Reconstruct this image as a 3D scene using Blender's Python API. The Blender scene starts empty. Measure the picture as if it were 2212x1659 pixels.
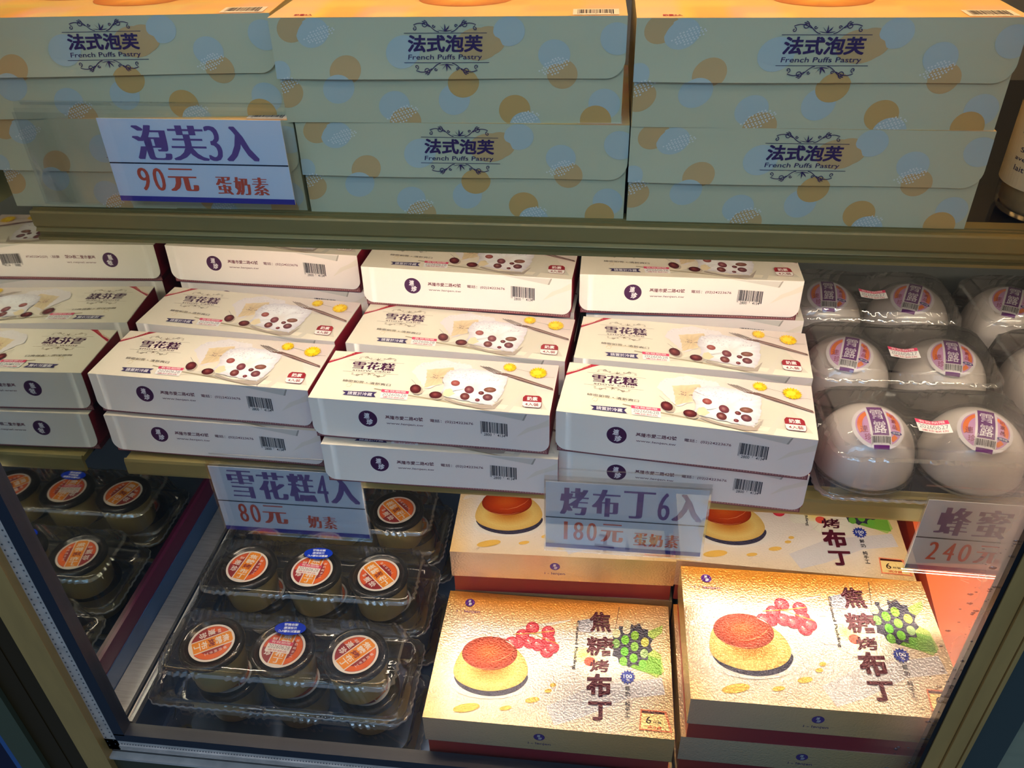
import bpy, math, random
import numpy as np
from mathutils import Matrix, Vector
random.seed(7)
SC = bpy.context.scene
COL = SC.collection
Z0 = 1.35                      # camera height above the shop floor

# ------------------------------------------------------------------ camera
R = [[0.9935714207202974, 0.046356694875976115, -0.10328063113684852],
     [0.11100695212118727, -0.5779341983482936, 0.8084983110435543],
     [-0.02221009924819228, -0.814765683629159, -0.5793648179443541]]
cam = bpy.data.cameras.new('camera'); cam.sensor_width = 36; cam.lens = 1793.35 / 2212 * 36
cam.clip_start = 0.02
co = bpy.data.objects.new('camera', cam); COL.objects.link(co)
co.matrix_world = Matrix([[R[i][0], -R[i][1], -R[i][2], (0, 0, Z0)[i]] for i in range(3)] + [[0, 0, 0, 1]])
SC.camera = co
SC.view_settings.view_transform = 'Standard'; SC.view_settings.look = 'None'
SC.view_settings.exposure = 0; SC.view_settings.gamma = 1; SC.view_settings.use_curve_mapping = False
SC.cycles.transparent_max_bounces = 26
SC.cycles.max_bounces = 5
SC.cycles.diffuse_bounces = 3
SC.cycles.glossy_bounces = 3
SC.cycles.adaptive_threshold = .025

# ------------------------------------------------------------------ world: dim cool shop light
wd = bpy.data.worlds.new('world'); SC.world = wd; wd.use_nodes = True
wd.node_tree.nodes['Background'].inputs[0].default_value = (0.27, 0.52, 0.92, 1)
wd.node_tree.nodes['Background'].inputs[1].default_value = 0.36
TUBE_MID, TUBE_TOP, TUBE_LOW = 40, 46, 32     # emission strengths: canopy, under top shelf, under middle shelf


def area(name, loc, rot, sx, sy, power, col):
    l = bpy.data.lights.new(name, 'AREA'); l.shape = 'RECTANGLE'; l.size = sx; l.size_y = sy
    l.energy = power; l.color = col
    o = bpy.data.objects.new(name, l); COL.objects.link(o); o.location = loc; o.rotation_euler = rot
    return o


area('shop_ceiling_light', (-0.2, -1.25, Z0 + 1.0), (math.radians(52), 0, 0), 2.2, 0.5, 17.0, (0.36, 0.66, 1.0))
for sx_ in (-.9, .1, .9):
    area('added_highlight_light', (sx_, -.35, Z0 + 1.25), (math.radians(32), 0, 0), .12, .12, 1.6, (0.60, 0.85, 1.0))  # unseen lights added to put highlights on the clear plastic

# ------------------------------------------------------------------ materials


def lin(c):
    return tuple(((x / 255) / 12.92 if x / 255 <= .04045 else (((x / 255) + .055) / 1.055) ** 2.4) for x in c[:3]) + (1.0,)


def mat(name, col=None, rough=.5, metal=0.0, attr=False, spec=.5, coat=0, bump=None, emit=None, noise=None):
    m = bpy.data.materials.new(name); m.use_nodes = True
    nt = m.node_tree; b = nt.nodes['Principled BSDF']
    b.inputs['Roughness'].default_value = rough; b.inputs['Metallic'].default_value = metal
    b.inputs['Specular IOR Level'].default_value = spec; b.inputs['Coat Weight'].default_value = coat
    src = None
    if attr:
        a = nt.nodes.new('ShaderNodeAttribute'); a.attribute_name = 'Col'; src = a.outputs['Color']
    elif col is not None:
        b.inputs['Base Color'].default_value = lin(col)
    tc = nt.nodes.new('ShaderNodeTexCoord')
    if noise:
        sc_, amt, stretch = noise
        mp = nt.nodes.new('ShaderNodeMapping'); mp.inputs['Scale'].default_value = stretch
        n = nt.nodes.new('ShaderNodeTexNoise'); n.inputs['Scale'].default_value = sc_; n.inputs['Detail'].default_value = 5
        nt.links.new(tc.outputs['Object'], mp.inputs[0]); nt.links.new(mp.outputs[0], n.inputs['Vector'])
        mx = nt.nodes.new('ShaderNodeMix'); mx.data_type = 'RGBA'; mx.blend_type = 'MULTIPLY'
        mx.inputs['Factor'].default_value = 1
        rp = nt.nodes.new('ShaderNodeMapRange'); rp.inputs['From Min'].default_value = .3; rp.inputs['From Max'].default_value = .7
        rp.inputs['To Min'].default_value = 1 - amt; rp.inputs['To Max'].default_value = 1
        nt.links.new(n.outputs['Fac'], rp.inputs['Value'])
        cb = nt.nodes.new('ShaderNodeCombineColor')
        for i in range(3): nt.links.new(rp.outputs[0], cb.inputs[i])
        if src is not None: nt.links.new(src, mx.inputs['A'])
        else: mx.inputs['A'].default_value = lin(col)
        nt.links.new(cb.outputs[0], mx.inputs['B']); src = mx.outputs['Result']
    if src is not None: nt.links.new(src, b.inputs['Base Color'])
    if bump:
        sc_, st, dist = bump
        n = nt.nodes.new('ShaderNodeTexNoise'); n.inputs['Scale'].default_value = sc_; n.inputs['Detail'].default_value = 3
        bp = nt.nodes.new('ShaderNodeBump'); bp.inputs['Strength'].default_value = st; bp.inputs['Distance'].default_value = dist
        nt.links.new(tc.outputs['Object'], n.inputs['Vector']); nt.links.new(n.outputs['Fac'], bp.inputs['Height'])
        nt.links.new(bp.outputs[0], b.inputs['Normal'])
        if coat: nt.links.new(bp.outputs[0], b.inputs['Coat Normal'])
    if emit:
        b.inputs['Emission Color'].default_value = lin(emit[0]); b.inputs['Emission Strength'].default_value = emit[1]
    return m


def clear(name, rough=.04, tint=(1, 1, 1), base=.03, gain=.55, bump=None, haze=0.0, hazecol=(200, 200, 200), mask=None):
    """thin clear plastic or glass: see-through, glossy towards grazing angles"""
    m = bpy.data.materials.new(name); m.use_nodes = True; nt = m.node_tree; nt.nodes.clear()
    out = nt.nodes.new('ShaderNodeOutputMaterial'); tr = nt.nodes.new('ShaderNodeBsdfTransparent')
    tr.inputs[0].default_value = tuple(tint) + (1,)
    gl = nt.nodes.new('ShaderNodeBsdfGlossy'); gl.inputs['Roughness'].default_value = rough
    lw = nt.nodes.new('ShaderNodeLayerWeight'); lw.inputs[0].default_value = .35
    ma = nt.nodes.new('ShaderNodeMath'); ma.operation = 'MULTIPLY_ADD'; ma.inputs[1].default_value = gain; ma.inputs[2].default_value = base
    nt.links.new(lw.outputs['Fresnel'], ma.inputs[0])
    mx = nt.nodes.new('ShaderNodeMixShader'); nt.links.new(ma.outputs[0], mx.inputs[0])
    if haze or mask:
        df = nt.nodes.new('ShaderNodeBsdfTranslucent'); df.inputs[0].default_value = lin(hazecol)
        d2 = nt.nodes.new('ShaderNodeBsdfDiffuse'); d2.inputs[0].default_value = lin(hazecol)
        dm = nt.nodes.new('ShaderNodeMixShader'); nt.links.new(df.outputs[0], dm.inputs[1]); nt.links.new(d2.outputs[0], dm.inputs[2])
        hx = nt.nodes.new('ShaderNodeMixShader'); hx.inputs[0].default_value = haze
        nt.links.new(tr.outputs[0], hx.inputs[1]); nt.links.new(dm.outputs[0], hx.inputs[2]); nt.links.new(hx.outputs[0], mx.inputs[1])
        if mask:
            tc = nt.nodes.new('ShaderNodeTexCoord'); sp = nt.nodes.new('ShaderNodeSeparateXYZ'); nt.links.new(tc.outputs['Object'], sp.inputs[0])
            mr = nt.nodes.new('ShaderNodeMapRange'); mr.interpolation_type = 'SMOOTHSTEP'
            mr.inputs['From Min'].default_value = mask[0]; mr.inputs['From Max'].default_value = mask[1]; mr.inputs['To Max'].default_value = mask[2]
            nt.links.new(sp.outputs[0], mr.inputs['Value'])
            m2 = nt.nodes.new('ShaderNodeMapRange'); m2.interpolation_type = 'SMOOTHSTEP'
            m2.inputs['From Min'].default_value = mask[3]; m2.inputs['From Max'].default_value = mask[4]
            nt.links.new(sp.outputs[2], m2.inputs['Value'])
            no = nt.nodes.new('ShaderNodeTexNoise'); no.inputs['Scale'].default_value = 35; no.inputs['Detail'].default_value = 4
            nt.links.new(tc.outputs['Object'], no.inputs['Vector'])
            q = nt.nodes.new('ShaderNodeMath'); q.operation = 'MULTIPLY'; nt.links.new(mr.outputs[0], q.inputs[0]); nt.links.new(m2.outputs[0], q.inputs[1])
            q2 = nt.nodes.new('ShaderNodeMath'); q2.operation = 'MULTIPLY_ADD'; q2.inputs[1].default_value = .8; q2.inputs[2].default_value = .6
            nt.links.new(no.outputs['Fac'], q2.inputs[0])
            q3 = nt.nodes.new('ShaderNodeMath'); q3.operation = 'MULTIPLY'; nt.links.new(q.outputs[0], q3.inputs[0]); nt.links.new(q2.outputs[0], q3.inputs[1])
            nt.links.new(q3.outputs[0], hx.inputs[0])
    else:
        nt.links.new(tr.outputs[0], mx.inputs[1])
    nt.links.new(gl.outputs[0], mx.inputs[2]); nt.links.new(mx.outputs[0], out.inputs[0])
    if bump:
        tc = nt.nodes.new('ShaderNodeTexCoord'); n = nt.nodes.new('ShaderNodeTexNoise'); n.inputs['Scale'].default_value = bump[0]
        n.inputs['Detail'].default_value = 2
        bp = nt.nodes.new('ShaderNodeBump'); bp.inputs['Strength'].default_value = bump[1]; bp.inputs['Distance'].default_value = bump[2]
        nt.links.new(tc.outputs['Object'], n.inputs['Vector']); nt.links.new(n.outputs['Fac'], bp.inputs['Height'])
        nt.links.new(bp.outputs[0], gl.inputs['Normal'])
    return m


M = dict(
    carton=mat('printed_carton', attr=True, rough=.40, spec=.45, bump=(900, .08, .0004)),
    foil=mat('embossed_foil_print', attr=True, rough=.12, metal=.50, spec=1.0, coat=0, bump=(480, 1.0, .0006)),
    paper=mat('sign_paper', attr=True, rough=.6, spec=.3),
    label=mat('glossy_label', attr=True, rough=.35),
    rail=mat('champagne_aluminium', (154, 138, 84), rough=.42, metal=.25, noise=(9, .18, (1, 6, 6))),
    gold=mat('gold_anodised_aluminium', (212, 156, 88), rough=.38, metal=.3, noise=(14, .15, (5, 5, 1))),
    brown=mat('dark_bronze_panel', (64, 42, 14), rough=.45, metal=.3),
    olive=mat('olive_metal_edge', (92, 90, 66), rough=.5, metal=.3),
    teal=mat('dark_grey_panel', (62, 66, 62), rough=.5),
    navy=mat('navy_panel', (10, 12, 48), rough=.4),
    bluechrome=mat('blue_grey_trim', (70, 110, 170), rough=.3, metal=.4),
    seal=mat('rubber_seal', (34, 38, 50), rough=.42),
    alu=mat('perforated_spacer_bar', (240, 212, 196), rough=.32, metal=.35, noise=(60, .25, (1, 1, 1))),
    hole=mat('spacer_hole', (70, 72, 80), rough=.6),
    steel=mat('brushed_steel', (176, 180, 186), rough=.30, metal=.6, noise=(40, .25, (1, 12, 1)), bump=(90, .12, .0004)),
    mirror=mat('mirror_steel', (205, 212, 205), rough=.025, metal=1.0),
    deck=mat('dark_tray', (84, 104, 140), rough=.25, metal=.45),
    shelf=mat('dark_glass_shelf', (12, 20, 34), rough=.12, spec=.6, noise=(30, .5, (1, 1, 1))),
    wall=mat('painted_steel_wall', (120, 124, 122), rough=.4, metal=.3),
    stripblue=mat('blue_base_strip', (34, 66, 110), rough=.3),
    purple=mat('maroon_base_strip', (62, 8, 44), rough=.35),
    white=mat('white_plastic', (225, 225, 220), rough=.5),
    black=mat('black_plastic', (14, 15, 20), rough=.22),
    custard=mat('custard', (212, 186, 116), rough=.28),
    mochi=mat('milky_dessert', (246, 236, 228), rough=.30, spec=.5),
    cream=mat('cream_filling', (228, 200, 140), rough=.5, noise=(40, .4, (1, 1, 1))),
    outerpanel=mat('cabinet_front_panel', (74, 72, 52), rough=.35, metal=.3),
    beige=mat('beige_counter', (150, 140, 112), rough=.5, noise=(6, .2, (1, 1, 8))),
    floor=mat('shop_floor', (110, 105, 100), rough=.4),
    clam=clear('clear_clamshell_plastic', rough=.045, base=.035, gain=.65, tint=(.99, .99, .99), bump=(45, .5, .0012), haze=.035, hazecol=(225, 225, 222)),
    clamrim=clear('ribbed_rim_painted_highlight', rough=.10, base=.22, gain=.7, tint=(.97, .98, .98), haze=.48, hazecol=(225, 228, 232), bump=(300, .6, .001)),  # ribbed rim, whitened by haze to imitate bright edge highlights
    cup=clear('clear_cup_plastic', rough=.05, base=.03, gain=.45, tint=(.99, .99, .99), haze=.02, hazecol=(220, 220, 220)),
    clam2=clear('clear_dome_clamshell', rough=.05, base=.04, gain=.6, tint=(.99, .99, .985), bump=(60, .6, .0014), haze=.13, hazecol=(225, 215, 205)),
    acrylic=clear('clear_acrylic', rough=.02, base=.01, gain=.3, tint=(.985, .99, .995)),
    glass=clear('front_glass', rough=.0, base=.012, gain=.35, tint=(.97, .98, .98), haze=.0, hazecol=(230, 205, 190),
                mask=(0.225, 0.288, .42, Z0 - .78, Z0 - .50)),
    ridge=clear('ridge_painted_highlight', rough=.08, base=.16, gain=.8, haze=.22, hazecol=(240, 236, 228), bump=(200, .6, .001)),  # lid shoulder ridge, its white haze imitates highlight lines
    drop=clear('water_droplet', rough=.0, base=.10, gain=.9, tint=(.55, .5, .45)),
)


def tube_mat(name, col, s):
    return mat(name, col, emit=(col, s))


# ------------------------------------------------------------------ mesh helpers
class MB:
    def __init__(s): s.v = []; s.f = []; s.c = []; s.smooth = []

    def add(s, vs, fs, col=(200, 200, 200), smooth=False):
        n = len(s.v); s.v += [tuple(v) for v in vs]
        s.c += ([lin(col)] * len(vs)) if not isinstance(col, list) else col
        s.f += [tuple(i + n for i in f) for f in fs]; s.smooth += [smooth] * len(fs)
        return s

    def box(s, a, b, col=(200, 200, 200)):
        x0, y0, z0 = a; x1, y1, z1 = b
        vs = [(x, y, z) for x in (x0, x1) for y in (y0, y1) for z in (z0, z1)]
        return s.add(vs, [(0, 1, 3, 2), (4, 6, 7, 5), (0, 4, 5, 1), (2, 3, 7, 6), (0, 2, 6, 4), (1, 5, 7, 3)], col)

    def extrude_x(s, prof, x0, x1, col=(200, 200, 200)):
        n = len(prof)
        vs = [(x0, y, z) for y, z in prof] + [(x1, y, z) for y, z in prof]
        fs = [(i, (i + 1) % n, n + (i + 1) % n, n + i) for i in range(n)]
        fs += [tuple(range(n - 1, -1, -1)), tuple(range(n, 2 * n))]
        return s.add(vs, fs, col)

    def rev(s, prof, n=32, col=(200, 200, 200), smooth=True, cx=0, cy=0):
        vs = []; fs = []
        for r, z in prof:
            for i in range(n):
                a = 2 * math.pi * i / n; vs.append((cx + r * math.cos(a), cy + r * math.sin(a), z))
        for j in range(len(prof) - 1):
            for i in range(n):
                k = (i + 1) % n; fs.append((j * n + i, j * n + k, (j + 1) * n + k, (j + 1) * n + i))
        if prof[0][0] > 1e-6: pass
        return s.add(vs, fs, col, smooth)

    def disc(s, cx, cy, z, r, n=24, col=(0, 0, 0), up=True):
        vs = [(cx + r * math.cos(2 * math.pi * i / n), cy + r * math.sin(2 * math.pi * i / n), z) for i in range(n)]
        return s.add(vs, [tuple(range(n)) if up else tuple(range(n - 1, -1, -1))], col)

    def tube(s, a, b, r, n=10, col=(200, 200, 200)):
        a = Vector(a); b = Vector(b); d = (b - a).normalized()
        u = d.orthogonal().normalized(); w = d.cross(u)
        vs = [p + (u * math.cos(2 * math.pi * i / n) + w * math.sin(2 * math.pi * i / n)) * r for p in (a, b) for i in range(n)]
        fs = [(i, (i + 1) % n, n + (i + 1) % n, n + i) for i in range(n)] + [tuple(range(n - 1, -1, -1)), tuple(range(n, 2 * n))]
        return s.add(vs, fs, col, True)

    def mesh(s, name, m):
        me = bpy.data.meshes.new(name); me.from_pydata(s.v, [], s.f); me.materials.append(m)
        at = me.color_attributes.new('Col', 'FLOAT_COLOR', 'POINT')
        at.data.foreach_set('color', [x for c in s.c for x in c])
        me.polygons.foreach_set('use_smooth', s.smooth); me.update()
        return me

    def obj(s, name, m, parent=None, loc=None):
        o = bpy.data.objects.new(name, s.mesh(name, m)); COL.objects.link(o)
        if parent: o.parent = parent
        if loc: o.location = loc
        return o


def empty(name, loc=(0, 0, 0), rz=0):
    o = bpy.data.objects.new(name, None); COL.objects.link(o); o.location = loc; o.rotation_euler = (0, 0, rz)
    o.empty_display_size = .02
    return o


def tag(o, label, cat, group=None, kind=None):
    o['label'] = label; o['category'] = cat
    if group: o['group'] = group
    if kind: o['kind'] = kind
    return o


def struct(o):
    o['kind'] = 'structure'; return o


def dup(root, loc, rz=0):
    r = root.copy(); COL.objects.link(r); r.location = loc; r.rotation_euler = (0, 0, rz)

    def rec(a, b, dep):
        for ch in kids.get(a.name, []):
            c = ch.copy(); COL.objects.link(c); c.parent = b
            rec(ch, c, dep + 1)
    kids = {}
    for o in bpy.data.objects:
        if o.parent and o is not r: kids.setdefault(o.parent.name, []).append(o)
    rec(root, r, 0)
    return r


# ------------------------------------------------------------------ flat print: a 2-D sheet turned into thin coloured geometry
_tx = {}


def glyphs(txt, off):
    k = (txt, off)
    if k not in _tx:
        c = bpy.data.curves.new('lettering', 'FONT'); c.body = txt; c.offset = off; c.resolution_u = 3
        o = bpy.data.objects.new('lettering', c); COL.objects.link(o)
        bpy.context.view_layer.update()
        ev = o.evaluated_get(bpy.context.evaluated_depsgraph_get()); me = ev.to_mesh()
        vs = np.array([v.co[:2] for v in me.vertices]); fs = [tuple(p.vertices) for p in me.polygons]
        ev.to_mesh_clear(); bpy.data.objects.remove(o); bpy.data.curves.remove(c)
        mn = vs.min(0); mxx = vs.max(0); _tx[k] = ((vs - mn) / (mxx - mn), fs)
    return _tx[k]


def homog(quad, w, h):
    dst = [(0, h), (0, 0), (w, 0), (w, h)]; A = []; B = []
    for (x, y), (X, Y) in zip(quad, dst):
        A.append([x, y, 1, 0, 0, 0, -X * x, -X * y]); B.append(X)
        A.append([0, 0, 0, x, y, 1, -Y * x, -Y * y]); B.append(Y)
    p = np.linalg.solve(np.array(A, float), np.array(B, float))

    def f(q):
        d = p[6] * q[0] + p[7] * q[1] + 1
        return ((p[0] * q[0] + p[1] * q[1] + p[2]) / d, (p[3] * q[0] + p[4] * q[1] + p[5]) / d)
    return f


def clip(poly, win):
    out = list(poly)
    for i in range(len(win)):
        a = win[i]; b = win[(i + 1) % len(win)]; inp = out; out = []
        def side(p): return (b[0] - a[0]) * (p[1] - a[1]) - (b[1] - a[1]) * (p[0] - a[0])
        for j in range(len(inp)):
            p = inp[j]; q = inp[(j + 1) % len(inp)]; sp = side(p); sq = side(q)
            if sp >= 0: out.append(p)
            if (sp >= 0) != (sq >= 0):
                t = sp / (sp - sq); out.append((p[0] + (q[0] - p[0]) * t, p[1] + (q[1] - p[1]) * t))
        if not out: return []
    return out


class Art:
    def __init__(s, f=None, win=None, sub=None): s.sub = sub; s.items = []; s.f = f or (lambda q: q); s.win = win; s.L = 1

    def poly(s, pts, col, raw=False, doclip=True):
        q = [p if raw else s.f(p) for p in pts]
        ar = sum(q[i][0] * q[(i + 1) % len(q)][1] - q[(i + 1) % len(q)][0] * q[i][1] for i in range(len(q)))
        if ar < 0: q = q[::-1]
        if s.win and doclip: q = clip(q, s.win)
        if len(q) > 2 and s.sub:          # finer patch for curved carriers
            e = []
            for i in range(len(q)):
                a_, b_ = q[i], q[(i + 1) % len(q)]; m_ = max(1, math.ceil(math.dist(a_, b_) / s.sub))
                e += [(a_[0] + (b_[0] - a_[0]) * k / m_, a_[1] + (b_[1] - a_[1]) * k / m_) for k in range(m_)]
            c = (sum(p[0] for p in e) / len(e), sum(p[1] for p in e) / len(e)); k = max(1, math.ceil(max(math.dist(c, p) for p in e) / s.sub))
            return s.grad(e, c, [col] * (k + 1), raw=True)
        if len(q) > 2: s.items.append((q, [tuple(range(len(q)))], [lin(col)] * len(q), s.L))
        return s

    def ell(s, cx, cy, rx, ry, col, n=28, rot=0, raw=False):
        c_, s_ = math.cos(rot), math.sin(rot)
        return s.poly([(cx + rx * math.cos(2 * math.pi * i / n) * c_ - ry * math.sin(2 * math.pi * i / n) * s_,
                        cy + rx * math.cos(2 * math.pi * i / n) * s_ + ry * math.sin(2 * math.pi * i / n) * c_) for i in range(n)], col, raw)

    def grad(s, pts, center, cols, raw=False, jit=0):
        """star-shaped patch, colours from the centre to the outline"""
        q = [p if raw else s.f(p) for p in pts]; c = center if raw else s.f(center); n = len(q); k = len(cols) - 1
        vs = [c]; cc = [lin(cols[0])]; fs = []
        for j in range(1, k + 1):
            t = j / k
            for p in q:
                g = 1 + (random.uniform(-jit, jit))
                vs.append((c[0] + (p[0] - c[0]) * t, c[1] + (p[1] - c[1]) * t)); cc.append(lin([min(255, x * g) for x in cols[j]]))
        for i in range(n): fs.append((0, 1 + i, 1 + (i + 1) % n))
        for j in range(1, k):
            for i in range(n):
                a = 1 + (j - 1) * n; b = 1 + j * n; fs.append((a + i, b + i, b + (i + 1) % n, a + (i + 1) % n))
        s.items.append((vs, fs, cc, s.L)); return s

    def field(s, x0, y0, x1, y1, nx, ny, fn, vend=None):
        vs = []; cc = []; fs = []
        for j in range(ny + 1):
            for i in range(nx + 1):
                u = i / nx; v = j / ny; vs.append((x0 + (x1 - x0) * u, y0 + (y1 - y0) * v)); cc.append(lin([max(0, min(255, c)) for c in fn(u, v)]))
        for j in range(ny):
            for i in range(nx):
                a = j * (nx + 1) + i; fs.append((a, a + 1, a + nx + 2, a + nx + 1))
        s.items.append((vs, fs, cc, 0)); return s

    def stroke(s, pts, w, col, raw=False, taper=False):
        q = [p if raw else s.f(p) for p in pts]; n = len(q); L_ = []; Rr = []
        for i in range(n):
            a = q[max(0, i - 1)]; b = q[min(n - 1, i + 1)]; dx, dy = b[0] - a[0], b[1] - a[1]; l = math.hypot(dx, dy) or 1
            ww = w / 2 * (1 - .8 * abs(2 * i / (n - 1) - 1) if taper else 1)
            L_.append((q[i][0] - dy / l * ww, q[i][1] + dx / l * ww)); Rr.append((q[i][0] + dy / l * ww, q[i][1] - dx / l * ww))
        if s.win:
            for i in range(n - 1):
                q4 = clip([Rr[i], Rr[i + 1], L_[i + 1], L_[i]], s.win)
                if len(q4) > 2: s.items.append((q4, [tuple(range(len(q4)))], [lin(col)] * len(q4), s.L))
            return s
        fs = [(i, n + i, n + i + 1, i + 1) for i in range(n - 1)]
        s.items.append((L_ + Rr, fs, [lin(col)] * (2 * n), s.L)); return s

    def text(s, txt, LL, LR, UL, col, off=0.0, smear=0, raw=False, smw=.06):
        vs, fs = glyphs(txt, min(off, .004))
        n = max(1, len(txt)); H_ = math.dist(LL, UL); W_ = math.dist(LL, LR) / n
        if smear: offs = [((k / smear - .5) * smw, 0) for k in range(smear + 1)]; g = smw
        else:
            b_ = max(0, off - .004) * 1.1; offs = [(0, 0)] if b_ <= 0 else [(-b_, -b_), (b_, -b_), (b_, b_), (-b_, b_), (0, b_), (b_, 0), (0, -b_), (-b_, 0)]; g = 2 * b_
        for dx, dy in offs:
            q = []
            for x, y in vs:
                x = .5 + (x - .5) * (1 - g / n) + dx / n; y = .5 + (y - .5) * (1 - (g if not smear else 0)) + dy
                p = (LL[0] + (LR[0] - LL[0]) * x + (UL[0] - LL[0]) * y, LL[1] + (LR[1] - LL[1]) * x + (UL[1] - LL[1]) * y)
                q.append(p if raw else s.f(p))
            s.items.append((q, fs, [lin(col)] * len(q), s.L))
        return s

    def bars(s, LL, LR, UL, col=(25, 25, 30), seed=1, raw=False, n=28):
        rr = random.Random(seed); x = 0; tot = 0; seq = []
        for i in range(n): w = rr.choice([1, 1, 2, 3]); g = rr.choice([1, 1, 2]); seq.append((w, g)); tot += w + g
        for i, (w, g) in enumerate(seq):
            a, b = x / tot, (x + w) / tot; x += w + g
            y0 = 0 if i in (0, 1, n // 2, n - 1, n - 2) else .14
            pt = lambda u, v: (LL[0] + (LR[0] - LL[0]) * u + (UL[0] - LL[0]) * v, LL[1] + (LR[1] - LL[1]) * u + (UL[1] - LL[1]) * v)
            s.poly([pt(a, y0), pt(b, y0), pt(b, 1), pt(a, 1)], col, raw)
        return s

    def emit(s, mb, fmap, step=.00006):
        for k, (vs, fs, cc, L_) in enumerate(sorted(s.items, key=lambda t: t[3])):
            mb.add([fmap(x, y, .00004 + L_ * step + k * 1.0e-6) for x, y in vs], fs, list(cc))
        return mb


def soft(p, it=2):
    for _ in range(it):
        p = [q for i in range(len(p)) for q in ((p[i][0] * .75 + p[(i + 1) % len(p)][0] * .25, p[i][1] * .75 + p[(i + 1) % len(p)][1] * .25),
                                                (p[i][0] * .25 + p[(i + 1) % len(p)][0] * .75, p[i][1] * .25 + p[(i + 1) % len(p)][1] * .75))]
    return p


def noise2(x, y):
    return (math.sin(x * 12.9898 + y * 78.233) * 43758.5453) % 1.0


def spiral(cx, cy, r, turns, a0, sgn=1, n=22):
    return [(cx + r * (1 - t / n * .85) * math.cos(a0 + sgn * turns * 2 * math.pi * t / n), cy + r * (1 - t / n * .85) * math.sin(a0 + sgn * turns * 2 * math.pi * t / n)) for t in range(n + 1)]


def flourish(a, cx, cy, w, up, col, lw):
    """scroll ornament centred on cx,cy in raw sheet units, half width w, up=+1/-1"""
    for sg in (-1, 1):
        a.stroke([(cx + sg * w * (.18 + .5 * t), cy + up * w * (.02 + .30 * math.sin(t * math.pi / 2) ** 2)) for t in [i / 8 for i in range(9)]], lw, col, raw=True)
        a.stroke(spiral(cx + sg * w * .62, cy + up * w * .24, w * .11, 1.3, math.pi / 2 * up, sg * up), lw, col, raw=True)
        a.stroke([(cx + sg * w * (.45 + .5 * t), cy + up * w * (.17 + .10 * math.sin(t * 2.6))) for t in [i / 8 for i in range(9)]], lw, col, raw=True)
        a.stroke(spiral(cx + sg * w * .93, cy + up * w * .12, w * .07, 1.1, math.pi / 2 * up, sg * up), lw, col, raw=True)
        a.stroke(spiral(cx + sg * w * .34, cy + up * w * .19, w * .05, 1.1, 0, sg), lw, col, raw=True)
    for k in range(-2, 3):
        an = math.pi / 2 + k * .62
        a.poly([(cx + .02 * w, cy + up * .03 * w), (cx + math.cos(an) * w * .16 + .03 * w * math.sin(an), cy + up * (math.sin(an) * w * .16)),
                (cx + math.cos(an) * w * .26, cy + up * math.sin(an) * w * .26), (cx - .02 * w, cy + up * .05 * w)], col, raw=True)


# ------------------------------------------------------------------ the cabinet: setting
wl = MB().box((-.492, .43, Z0 - .70), (-.488, 1.0, Z0 + .3)).obj('wall_left', M['mirror']); struct(wl)
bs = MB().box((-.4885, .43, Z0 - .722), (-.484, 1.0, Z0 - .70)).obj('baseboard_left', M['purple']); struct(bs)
bs2 = MB().box((-.4885, .43, Z0 - .748), (-.483, 1.0, Z0 - .722)).obj('trim_1', M['stripblue']); struct(bs2)
struct(MB().box((-.4925, .43, Z0 - .83), (-.4885, 1.0, Z0 - .70)).obj('wall_left_lower', M['wall']))
struct(MB().box((-.5, .985, Z0 - .83), (.62, 1.0, Z0 + .3)).obj('wall_back', M['wall']))
struct(MB().box((.60, .43, Z0 - .83), (.62, 1.0, Z0 + .3)).obj('wall_right', M['wall']))
struct(MB().box((-.4885, .425, Z0 - .83), (.62, 1.0, Z0 - .81)).obj('floor', M['deck']))
struct(MB().box((-.5, .43, Z0 + .3), (.62, 1.0, Z0 + .32)).obj('ceiling', M['wall']))
struct(MB().box((-6, -5, -.02), (6, 4, 0)).obj('floor_shop', M['floor']))

# steel ledge running back along the mirrored wall
lg = empty('steel_ledge', (0, 0, Z0))
tag(lg, 'brushed steel ledge with dark grooves running back below the mirrored wall', 'ledge')
MB().box((-.4825, .436, -.752), (-.459, .98, -.7465)).obj('ledge_plate', M['steel'], lg)
MB().box((-.459, .436, -.758), (-.4545, .98, -.754)).obj('groove', M['seal'], lg)
MB().box((-.4545, .436, -.756), (-.4535, .98, -.7485)).obj('painted_edge_highlight', M['white'], lg)  # white strip painted in as the highlight along the steel edge
MB().box((-.4535, .436, -.758), (-.4495, .98, -.7505)).obj('inner_plate', M['steel'], lg)
MB().box((-.4825, .436, -.81), (-.4495, .98, -.758)).obj('skirt', M['deck'], lg)


def rail_obj(name, prof, x0, x1, parent):
    return MB().extrude_x(prof, x0, x1).obj(name, M['rail'], parent)


top_shelf = empty('top_shelf', (0, 0, Z0)); tag(top_shelf, 'upper dark shelf with champagne metal front rail carrying the dotted pastry boxes', 'shelf')
MB().box((-.462, .600, -.2735), (.59, .98, -.2655)).obj('shelf_panel', M['shelf'], top_shelf)
rail_obj('front_rail', [(.602, -.2650), (.5905, -.2650), (.5905, -.2662), (.5885, -.2662), (.5885, -.2676), (.5835, -.2676), (.5825, -.2690),
                        (.5825, -.2800), (.5845, -.2825), (.5825, -.2845), (.5822, -.2850), (.5860, -.2862), (.5860, -.2895), (.5822, -.2900), (.5822, -.2925), (.5865, -.2925), (.5865, -.2700), (.602, -.2700)], -.466, .59, top_shelf)
mid_shelf = empty('middle_shelf', (0, 0, Z0)); tag(mid_shelf, 'lower dark shelf with champagne metal front rail under the snow cake cartons', 'shelf')
MB().box((-.4655, .600, -.5395), (.59, .98, -.5318)).obj('shelf_panel', M['shelf'], mid_shelf)
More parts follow.
